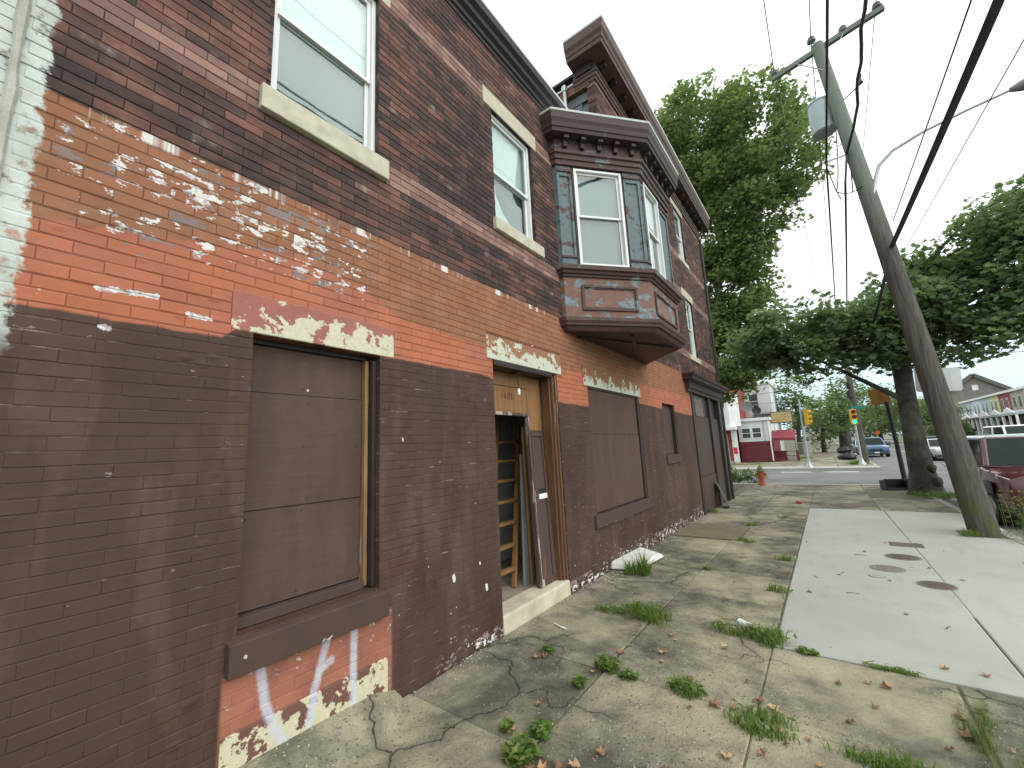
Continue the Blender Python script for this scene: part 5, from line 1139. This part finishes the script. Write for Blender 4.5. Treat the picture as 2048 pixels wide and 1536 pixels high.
# ------------------------------------------------------------------ vehicles
def carpaint(name, c, flake=.0):
    g = G(name); n = g.noise(g.obj(), 3, 3); g.bsdf(g.scale(g.mix(0, c, c), g.lin(n, .3, .7, .94, 1.05)), .28, None, flake, .5, .7); return g.m
M_CGLASS = simple('car_glass', (.022, .032, .030), .08, 0, .1, 3, .28)
[n for n in M_CGLASS.node_tree.nodes if n.type == 'BSDF_PRINCIPLED'][0].inputs['IOR'].default_value = 1.22
M_TYRE = simple('tyre', (.018, .018, .018), .85); M_RIM = simple('alloy_rim', (.40, .41, .42), .3, .7)
M_LAMP = simple('headlamp', (.60, .63, .65), .12, 0, .1, 3, .8); M_GRILLE = simple('grille_black', (.02, .02, .022), .5); M_PLASTIC = simple('bumper_plastic', (.05, .05, .055), .6)
def vehicle(name, label, cat, loc, rz, paint, L_=4.5, W_=1.80, H_=1.48, hood=.95, belt=.92, hl=1.05, ws=.75, rr=.55, roof_in=.14, tail=.0, van=False, roofmat=None, group=None, nose=.10, lampz=.70):
    c = thing(name, label, cat, loc, rz, group); w = W_/2
    wr = .33 if H_ < 1.6 else .36
    st = [(.0, w*.80, .32, lampz+.02, .70), (.06, w*.90, .26, hood-nose-.03, .80), (.35, w*.97, .22, hood-nose*.5, .88), (hl, w, .20, hood+.0, .92), (hl+.3, w, .20, belt, .96), (L_*.5, w, .20, belt+.01, .96), (L_-.9, w, .20, belt+.02, .96), (L_-.15, w*.95, .24, belt-.02 if not van else belt, .92), (L_, w*.86, .36, belt-.12 if not van else belt, .85)]
    ring = []
    m = MB()
    for y, hw, zb, zt, k in st:
        zm = zb+(zt-zb)*.55
        ring.append([(-hw*.82, y, zb), (-hw*.97, y, zb+.08), (-hw, y, zm), (-hw*.985, y, zt-.08), (-hw*k*.96, y, zt-.015), (-hw*.45, y, zt+.018), (0, y, zt+.025), (hw*.45, y, zt+.018), (hw*k*.96, y, zt-.015), (hw*.985, y, zt-.08), (hw, y, zm), (hw*.97, y, zb+.08), (hw*.82, y, zb)])
    n = len(ring[0])
    for r_ in ring: m.v += r_
    for i in range(len(ring)-1):
        for q in range(n):
            a, b = i*n+q, i*n+(q+1) % n; m.f.append((a, a+n, b+n, b))
    m.f.append(tuple(range(n))); e = (len(ring)-1)*n; m.f.append(tuple(range(e+n-1, e-1, -1)))
    m.build('body', paint, c, True)
    # greenhouse
    b0, b1 = hl+.02, L_-(.12 if van else .35+tail); t0, t1 = hl+ws, L_-(.2 if van else rr+.35+tail); wb, wt = w*.93, w*.93-roof_in; zb, zt = belt-.02, H_
    B_ = [(-wb, b0, zb), (wb, b0, zb), (wb, b1, zb), (-wb, b1, zb)]; T_ = [(-wt, t0, zt-.03), (wt, t0, zt-.03), (wt, t1, zt-.02), (-wt, t1, zt-.02)]
    mid = [tuple(Vector(a).lerp(Vector(b), .5)) for a, b in zip(B_, T_)]
    g_ = MB().hexa(B_+T_); g_.build('cabin', paint, c, bevel=.05)
    MB().hexa([(-wt+.04, t0+.03, zt-.035), (wt-.04, t0+.03, zt-.035), (wt-.04, t1-.03, zt-.03), (-wt+.04, t1-.03, zt-.03), (-wt+.10, t0+.12, zt), (wt-.10, t0+.12, zt), (wt-.10, t1-.12, zt), (-wt+.10, t1-.12, zt)]).build('roof', roofmat or paint, c, bevel=.03)
    def pane(nm, q, ins, off):
        q = [Vector(p) for p in q]; ce = sum(q, Vector())/4; nn = (q[1]-q[0]).cross(q[3]-q[0]).normalized()
        if nn.dot(ce-Vector((0, (b0+b1)/2, (zb+zt)/2))) < 0: nn = -nn
        p = [ce+(v-ce)*ins+nn*off for v in q]; mm = MB(); mm.prism([v-nn*.02 for v in p], nn*.02); return mm.build(nm, M_CGLASS, c, bevel=.006)
    pane('windshield', [B_[0], B_[1], T_[1], T_[0]], .90, .010); pane('rear_window', [B_[2], B_[3], T_[3], T_[2]], .82, .010)
    for s in (0, 1):
        q = [B_[1], B_[2], T_[2], T_[1]] if s else [B_[3], B_[0], T_[0], T_[3]]; q = [Vector(p) for p in q]
        h1, h2 = q[0].lerp(q[1], .49), q[3].lerp(q[2], .49); h1b, h2b = q[0].lerp(q[1], .51), q[3].lerp(q[2], .51)
        pane('side_window', [q[0], h1, h2, q[3]], .84, .008); pane('side_window', [h1b, q[1], q[2], h2b], .84, .008)
    tyre = MB().lathe([(wr*.55, -.10), (wr*.94, -.11), (wr, -.07), (wr, .07), (wr*.94, .11), (wr*.55, .10)], (0, 0, 0), 20).mesh('tyre', M_TYRE, True)
    rim = MB().lathe([(.03, -.115), (wr*.58, -.112), (wr*.6, -.08), (wr*.6, .08), (wr*.58, .112), (.03, .115)], (0, 0, 0), 12).mesh('rim', M_RIM)
    for sx in (-1, 1):
        for y in (.85, L_-.95):
            t_ = place('wheel', tyre, c, (sx*(w-.10), y, wr), (0, R(90), 0)); place('rim', rim, t_)
        MB().hexa([(sx*w*.50, .012, lampz-.10), (sx*w*.88, .06, lampz-.07), (sx*w*.96, .34, lampz+.0), (sx*w*.55, .2, lampz-.05), (sx*w*.52, .012, lampz+.04), (sx*w*.88, .07, lampz+.09), (sx*w*.97, .42, lampz+.15), (sx*w*.55, .2, lampz+.1)]).build('headlight', M_LAMP, c, bevel=.01)
        MB().obox((sx*(w+.10), hl+.45, belt+.06), (.10, 0, 0), (0, .05, 0), (0, 0, .07)).build('mirror', paint, c, bevel=.025)
    MB().box(-w*.46, w*.46, -.018, .05, lampz-.16, lampz+.03).build('grille', M_GRILLE, c, bevel=.01)
    m = MB().hexa([(-w*.80, -.06, .26), (w*.80, -.06, .26), (w*.95, .25, .26), (-w*.95, .25, .26), (-w*.80, -.07, .44), (w*.80, -.07, .44), (w*.96, .25, .46), (-w*.96, .25, .46)]); m.build('bumper', M_PLASTIC, c, bevel=.03)
    MB().box(-.16, .16, -.085, -.072, .36, .46).build('number_plate', M_VINYL, c)
    return c
zr = gz(30)-.12
# red car parked at the kerb, nose towards the camera
jp = vehicle('parked_car', 'dark red boxy car with pale roof parked at the kerb behind the leaning pole', 'car', (6.02, 11.75, gz(13)-.125), 0, carpaint('red_paint', (.085, .008, .012)), 4.5, 1.86, 1.74, 1.10, 1.12, 1.15, .42, .30, .12, -.1, False, carpaint('pale_roof', (.62, .64, .63)), None, .06, .86)
for s in (-1, 1):
    m = MB().hexa([(s*.95, .45, .62), (s*1.0, .45, .62), (s*1.0, 1.30, .62), (s*.95, 1.30, .62), (s*.93, .58, .84), (s*1.0, .58, .84), (s*1.0, 1.18, .84), (s*.93, 1.18, .84)]); m.build('wheel_arch', M_PLASTIC, jp, bevel=.03)
MB().tube([(-.84, 1.05, 1.12), (-1.12, 1.15, 1.16)], .02, 6).build('mirror_arm', M_PLASTIC, jp)
vehicle('car', 'blue sport utility car at the far kerb beside the lit signal pole', 'car', (5.95, 47.5, zr), R(4), carpaint('blue_paint', (.035, .11, .23), .2), 4.6, 1.82, 1.70, 1.05, 1.08, 1.05, .62, .35, .16, -.05)
vehicle('car', 'silver sedan driving towards the camera left of the leaning pole', 'car', (9.15, 39.3, zr), R(6), carpaint('silver_paint', (.42, .46, .47), .25), 4.7, 1.82, 1.46, .92, .94, 1.15, .85, .65, .18, .35)
vehicle('van', 'white van parked at the far right in front of the row houses', 'van', (13.1, 41.0, zr), R(4), carpaint('white_paint', (.74, .76, .76)), 5.0, 1.95, 2.15, 1.25, 1.30, .75, .75, .3, .16, -.2, True)
vehicle('car', 'pale grey car parked left of the white van', 'car', (12.4, 46.5, zr), R(3), carpaint('grey_paint', (.36, .40, .42), .2), group='cars parked along the opposite kerb')
vehicle('car', 'white car parked just right of the leaning pole', 'car', (12.3, 54, zr), R(3), carpaint('white_car', (.70, .72, .72)), group='cars parked along the opposite kerb')
vehicle('car', 'dark car parked behind the silver sedan', 'car', (12.2, 62, zr), R(2), carpaint('dark_car', (.05, .055, .06)), group='cars parked along the opposite kerb')
vehicle('car', 'dark car crossing far down the street', 'car', (10.4, 86, zr), R(80), carpaint('charcoal_car', (.06, .065, .07)))
vehicle('car', 'white car parked behind the blue car', 'car', (5.85, 56, zr), R(2), carpaint('white_car2', (.66, .68, .70)))
# ------------------------------------------------------------------ houses beyond the crossing
def pm(name, c, rough=.8, var=.12): return simple(name, c, rough, 0, var, 1.2)
M_WHT = pm('white_stucco', (.66, .69, .68)); M_MAROON = pm('maroon_paint', (.13, .022, .030), .6); M_REDB = pm('red_brick_paint', (.26, .050, .035))
M_WINDK = simple('dark_window', (.07, .085, .09), .15, 0, .2, 2, .6); M_TRIMW = pm('white_trim', (.72, .74, .73)); M_AWN = simple('awning_cloth', (.24, .045, .060), .8, 0, .15, 2)
def win(parent, x0, x1, y, z0, z1, fr=.07):
    m = MB(); m.box(x0-fr, x1+fr, y-.05, y-.02, z0-fr, z0); m.box(x0-fr, x1+fr, y-.05, y-.02, z1, z1+fr); m.box(x0-fr, x0, y-.05, y-.02, z0, z1); m.box(x1, x1+fr, y-.05, y-.02, z0, z1); m.box(x0, x1, y-.045, y-.02, (z0+z1)/2-.025, (z0+z1)/2+.025)
    w = m.build('window', M_TRIMW, parent); MB().box(x0, x1, y-.03, y-.015, z0, z1).build('pane', M_WINDK, w); return w
Z0 = gz(30)
h1 = thing('row_house', 'red and white row house with projecting upper bay across the side street', 'house', (-7.0, 40.6, Z0))
MB().box(-3, 3.4, 0, 8, 0, 8.4).build('wall', M_REDB, h1)
MB().hexa([(.6, -.8, 3.1), (3.2, -.8, 3.1), (3.9, .1, 3.1), (.1, .1, 3.1), (.6, -.8, 5.9), (3.2, -.8, 5.9), (3.9, .1, 5.9), (.1, .1, 5.9)]).build('upper_bay', M_TRIMW, h1)
for k in range(9): MB().box(.62, 3.18, -.83, -.80, 3.2+k*.16, 3.33+k*.16).build('siding_board', M_TRIMW, h1, rot=(R(0), 0, 0))
win(h1, 1.0, 1.8, -.80, 4.75, 5.6); win(h1, 2.1, 2.9, -.80, 4.75, 5.6)
MB().box(-.4, 3.6, -1.1, .0, 2.78, 3.08).build('porch_cornice', M_TRIMW, h1, bevel=.04)
MB().box(1.55, 2.75, -.06, -.02, .05, 2.45).build('door', M_TRIMW, h1); m = MB(); m.box(1.65, 2.65, -.085, -.062, .2, 1.9); m.box(1.65, 2.65, -.085, -.062, 2.0, 2.38); m.build('door_panel', pm('door_grey', (.55, .58, .58)), h1)
MB().box(2.78, 3.05, -.25, .0, 0, 2.76).build('red_pier', M_REDB, h1); m = MB().box(3.08, 3.48, -.32, -.001, 0, 2.76); m.build('white_pier', M_TRIMW, h1); MB().box(3.13, 3.42, -.335, -.322, .75, 1.3).build('red_notice', pm('red_notice', (.60, .04, .05)), h1)
MB().box(2.98, 3.1, -.36, -.26, 1.75, 2.0).build('letter_box', M_BLACK, h1)
MB().box(1.3, 3.0, -.9, .0, 0, .12).build('step', M_KERB, h1)
h2 = thing('corner_store', 'low white corner store with maroon lower wall and two windows', 'house', (-3.45, 41.2, Z0))
m = MB().box(.0, 2.35, 0, 8, 1.72, 3.45); m.build('upper_wall', M_WHT, h2); MB().box(-.02, 2.37, -.03, 8, 0, 1.70).build('lower_wall', M_MAROON, h2)
MB().box(-.1, 2.5, -.15, 8, 3.46, 3.72).build('parapet', M_TRIMW, h2, bevel=.03); MB().box(-.05, 2.42, -.1, 8, 3.721, 3.75).build('roof', M_TAR, h2)
win(h2, .28, .88, 0, 2.05, 2.85); win(h2, 1.08, 1.68, 0, 2.05, 2.85); MB().tube([(2.33, -.07, .05), (2.30, -.07, 3.45)], .05, 8).build('downpipe', M_TRIMW, h2)
MB().box(1.85, 2.02, -.02, .01, 1.72, 3.45).build('corner_board', pm('grey_trim', (.45, .48, .48)), h2)
for i, (x, z, r_, lab) in enumerate(((.85, 4.75, .48, 'large grey satellite dish on the corner store roof'), (1.55, 4.35, .36, 'small dark satellite dish on the corner store roof'))):
    d = thing('satellite_dish', lab, 'dish', (-3.45+x, 41.6, Z0+3.75)); MB().tube([(0, .1, 0), (0, .05, z-3.75)], .03, 8).build('mast', M_GALV, d)
    m = MB().lathe([(.02, .0), (r_*.5, .03), (r_*.85, .085), (r_, .12), (r_, .135), (r_*.5, .05), (.02, .02)], (0, 0, 0), 18); m.build('reflector', pm('dish_grey%d' % i, ((.16, .18, .17), (.03, .035, .04))[i]), d, True, loc=(0, 0, z-3.75), rot=(R(75), 0, R(10))); MB().tube([(0, -.05, z-3.8), (0, -.4, z-3.75)], .012, 6).build('feed_arm', M_GALV, d)
h3 = thing('rear_house', 'white two storey house rising behind the corner store', 'house', (-6.0, 50.5, Z0)); MB().box(0, 4.6, 0, 8, 0, 7.6).build('wall', M_WHT, h3); MB().box(-.1, 4.7, -.1, 8, 7.6, 7.8).build('roof', M_TRIMW, h3); win(h3, .6, 1.4, 0, 5.2, 6.6); win(h3, 2.6, 3.4, 0, 5.2, 6.6)
for k in range(12): MB().beam((3.0+k*.25, -.8, 4.6), (3.0+k*.25, -.8, 5.5), .03, .03).build('railing_bar', M_GALV, h3)
MB().box(2.9, 6.0, -.85, 0, 4.45, 4.6).build('deck', M_GALV, h3); MB().box(2.9, 6.0, -.83, -.77, 5.5, 5.55).build('railing', M_GALV, h3)
aw = thing('awning_porch', 'maroon fabric awning over dark steps beside the corner store', 'awning', (-1.08, 42.6, Z0))
m = MB().hexa([(.0, -.9, 1.72), (1.65, -.9, 1.66), (1.70, .3, 2.2), (.0, .3, 2.2), (.0, -.92, 1.95), (1.65, -.92, 1.90), (1.70, .2, 2.62), (.0, .2, 2.62)]); m.build('canopy', M_AWN, aw, bevel=.03)
for x in (.05, 1.62): MB().tube([(x, -.88, .0), (x, -.88, 1.75)], .025, 8).build('pole', M_MAROON, aw)
for k in range(4): MB().box(.05, .85, -.9+k*.25, .6, .2*k, .2*k+.22).build('step', M_MAROON, aw, bevel=.01)
m = MB(); m.beam((.85, -.95, .45), (1.68, -.95, .42), .05, .05); m.beam((.85, -.95, .8), (1.68, -.95, .78), .05, .05); m.build('rail', M_MAROON, aw); MB().box(1.58, 1.78, -1.1, -.9, 0, .85).build('rail_post', M_MAROON, aw, bevel=.02)
MB().box(.9, 1.5, -.5, -.1, .1, .5).build('ledge', pm('pinkish_stone', (.42, .36, .33)), aw)
sb2 = thing('sign_box', 'yellowish blank sign box above the maroon awning', 'sign', (-1.02, 42.4, Z0+3.2)); MB().box(0, 1.62, 0, .25, 0, .98).build('case', pm('sign_case', (.13, .075, .05)), sb2, bevel=.02)
for k in range(4): MB().box(.07, 1.55, -.015, -.002, .07+k*.215, .07+k*.215+.20).build('face_strip', pm('sign_yellow%d' % k, (.50-.04*(k % 2), .38-.02*(k % 2), .17)), sb2)
m = MB(); m.tube([(.2, .12, -1.0), (.2, .12, 0)], .03, 6); m.tube([(1.4, .12, -1.0), (1.4, .12, 0)], .03, 6); m.build('support', M_GALV, sb2)
# chain link fence of the empty lot
cf = thing('chain_link_fence', 'galvanised chain link fence along the weedy lot', 'fence', (0, 0, Z0))
g = G('chain_link'); P, x, y, z = g.pos(); u, v = g.add(g.add(x, y), z), g.sub(g.add(x, y), z)
wv = g.M('MINIMUM', g.M('ABSOLUTE', g.sub(g.M('FRACT', g.mul(u, 9.0)), .5)), g.M('ABSOLUTE', g.sub(g.M('FRACT', g.mul(v, 9.0)), .5)))
bs = g.t.nodes.new('ShaderNodeBsdfPrincipled'); bs.inputs['Base Color'].default_value = (.40, .42, .42, 1); tr = g.t.nodes.new('ShaderNodeBsdfTransparent'); mxs = g.t.nodes.new('ShaderNodeMixShader')
g.t.links.new(g.ss(wv, .05, .08), mxs.inputs[0]); g.t.links.new(bs.outputs[0], mxs.inputs[1]); g.t.links.new(tr.outputs[0], mxs.inputs[2]); g.t.links.new(mxs.outputs[0], g.out.inputs[0]); M_LINK = g.m
fp = [(-.4, 46.5), (1.0, 46.5), (1.0, 49.5), (1.05, 52.5), (1.05, 55.5), (1.05, 58.5)]
for x, y in fp: MB().tube([(x, y, 0), (x, y, 1.5)], .035, 8).build('post', M_GALV, cf)
for (a, b), (c, d) in zip(fp[:-1], fp[1:]):
    MB().tube([(a, b, 1.4), (c, d, 1.4)], .022, 6).build('top_rail', M_GALV, cf); m = MB(); m.face([(a, b, .05), (c, d, .05), (c, d, 1.38), (a, b, 1.38)]); m.build('mesh_panel', M_LINK, cf)
# rubbish at the foot of the tree beyond the crossing
def bag(label, x, y, s, mat):
    m = MB().lathe([(.1*s, 0), (.42*s, .05*s), (.5*s, .25*s), (.38*s, .5*s), (.15*s, .62*s), (.06*s, .66*s), (.1*s, .75*s)], (0, 0, 0), 12); m.v = [(a*rnd.uniform(.85, 1.15), b*rnd.uniform(.85, 1.15), c*rnd.uniform(.9, 1.1)) for a, b, c in m.v]
    tag(m.build('rubbish_bag', mat, None, True, loc=(x, y, Z0)), label, 'bag')
M_BAG = simple('bag_black', (.008, .008, .009), .4); bag('black rubbish bag leaning on the far tree trunk', 3.95, 56.5, 1.2, M_BAG); bag('dark green rubbish bag on the grass by the signal pole', 3.5, 41.8, .7, simple('bag_green', (.02, .035, .032), .4)); bag('black rubbish bag next to the green one', 3.9, 41.4, .85, M_BAG)
# terraced houses on the opposite side of the street
def terrace(label, y0, y1, wallm, porchm, dark):
    h = thing('terraced_house', label, 'house', (24, y0, .9), 0, 'terraced houses on the far right'); w = y1-y0
    MB().box(0, 9, .03, w-.03, -1.4, 5.7).build('wall', wallm, h); MB().box(-.35, 9, .0, w, 5.7, 6.0).build('roof', M_TRIMW, h)
    for a in (.22, .62):
        m = MB(); m.box(-.06, -.0, w*a-.06, w*a+.86, 3.4, 5.0); wn_ = m.build('window', M_TRIMW, h); MB().box(-.09, -.062, w*a, w*a+.8, 3.46, 4.94).build('pane', M_WINDK, wn_)
    MB().hexa([(-2.4, .05, 2.35), (-.02, .05, 2.6), (-.02, w-.05, 2.6), (-2.4, w-.05, 2.35), (-2.4, .05, 2.6), (-.02, .05, 3.15), (-.02, w-.05, 3.15), (-2.4, w-.05, 2.6)]).build('porch_roof', porchm, h)
    m = MB().prism([(-2.42, .1, 2.6), (-2.42, w-.1, 2.6), (-2.42, w/2, 3.35)], (.1, 0, 0)); m.build('porch_gable', M_TRIMW, h)
    for y in (.15, w/2, w-.15): MB().box(-2.35, -2.15, y-.1, y+.1, -.5, 2.35).build('porch_post', M_TRIMW, h)
    MB().box(-2.4, 0, .05, w-.05, -1.4, -.35).build('porch_base', dark, h); m = MB(); m.box(-.06, -.0, .5, 1.5, -.35, 1.8); m.build('door', pm('door_dark', (.06, .04, .04)), h); MB().box(-.06, -.0, 2.1, w-.5, .2, 1.8).build('front_window', M_WINDK, h)
    for k in range(9): MB().box(-2.33, -2.29, .3+k*(w-.6)/8-.02, .3+k*(w-.6)/8+.02, -.3, .45).build('baluster', M_TRIMW, h)
PB, PW, PY, PT = pm('pale_blue_siding', (.42, .50, .54)), pm('white_siding', (.60, .66, .68)), pm('pale_yellow_siding', (.52, .56, .28)), pm('tan_brick', (.36, .31, .26)); PR = pm('red_siding', (.26, .055, .055)); PG = pm('porch_grey', (.38, .43, .44)); PD = pm('porch_dark', (.10, .09, .10)); PRB = pm('porch_red', (.22, .09, .085))
for a in (('white terraced house at the left end of the row', 112, 117, PW, PG, PD), ('grey blue terraced house second from the left', 107, 112, PB, PG, PD), ('white terraced house with gabled porch third from the left', 102, 107, PW, PD, PRB), ('pale blue terraced house beside the yellow one', 97.5, 102, PB, PD, PRB),
          ('pale yellow terraced house in the row', 93, 97.5, PY, PD, PRB), ('red fronted terraced house in the row', 88, 93, PR, PG, PD), ('tan terraced house right of the red one', 83, 88, PT, PG, PD), ('white terraced house at the right picture edge', 78, 83, PW, PG, PD)): terrace(*a)
chh = thing('church', 'grey stone church gable rising behind the terraced houses', 'church', (32.3, 143, 0)); M_CH = simple('church_stone', (.20, .18, .16), .9, 0, .3, 1.5)
m = MB().prism([(-7.5, 0, -.5), (7.5, 0, -.5), (7.5, 0, 8.5), (0, 0, 14.2), (-7.5, 0, 8.5)], (0, 20, 0)); m.build('wall', M_CH, chh)
m = MB().beam((-8, -.3, 8.3), (0, -.3, 14.5), .8, .5, (0, 1, 0)); m.beam((8, -.3, 8.3), (0, -.3, 14.5), .8, .5, (0, 1, 0)); m.build('coping', pm('church_coping', (.12, .11, .10)), chh)
rg = MB()
for k in range(16):
    a0, a1 = math.pi*k/16, math.pi*(k+1)/16
    rg.beam((2.8*math.cos(a0), -.15, 6+2.8*math.sin(a0)), (2.8*math.cos(a1), -.15, 6+2.8*math.sin(a1)), .3, .5, (0, 1, 0))
rg.build('arch', pm('church_arch', (.26, .22, .19)), chh); MB().box(-.5, .5, -.1, -.01, 10.8, 12).build('gable_window', M_TRIMW, chh)
# low houses closing the far end of the street
for k, (x, y, w_, h_, c, lab) in enumerate(((2, 190, 12, 7, (.40, .38, .35), 'distant grey house at the end of the street left'), (16, 200, 14, 8, (.46, .44, .42), 'distant pale house at the end of the street right'))):
    h = thing('distant_house', lab, 'house', (x, y, Z0)); MB().box(-w_/2, w_/2, 0, 8, 0, h_).build('wall', pm('far_wall%d' % k, c), h); MB().prism([(-w_/2-.4, -.4, h_), (w_/2+.4, -.4, h_), (0, -.4, h_+2.4)], (0, 9, 0)).build('roof', PD, h)
    for q in range(4): win(h, -w_/2+1+q*w_/4.3, -w_/2+2.2+q*w_/4.3, 0, h_*.55, h_*.8)
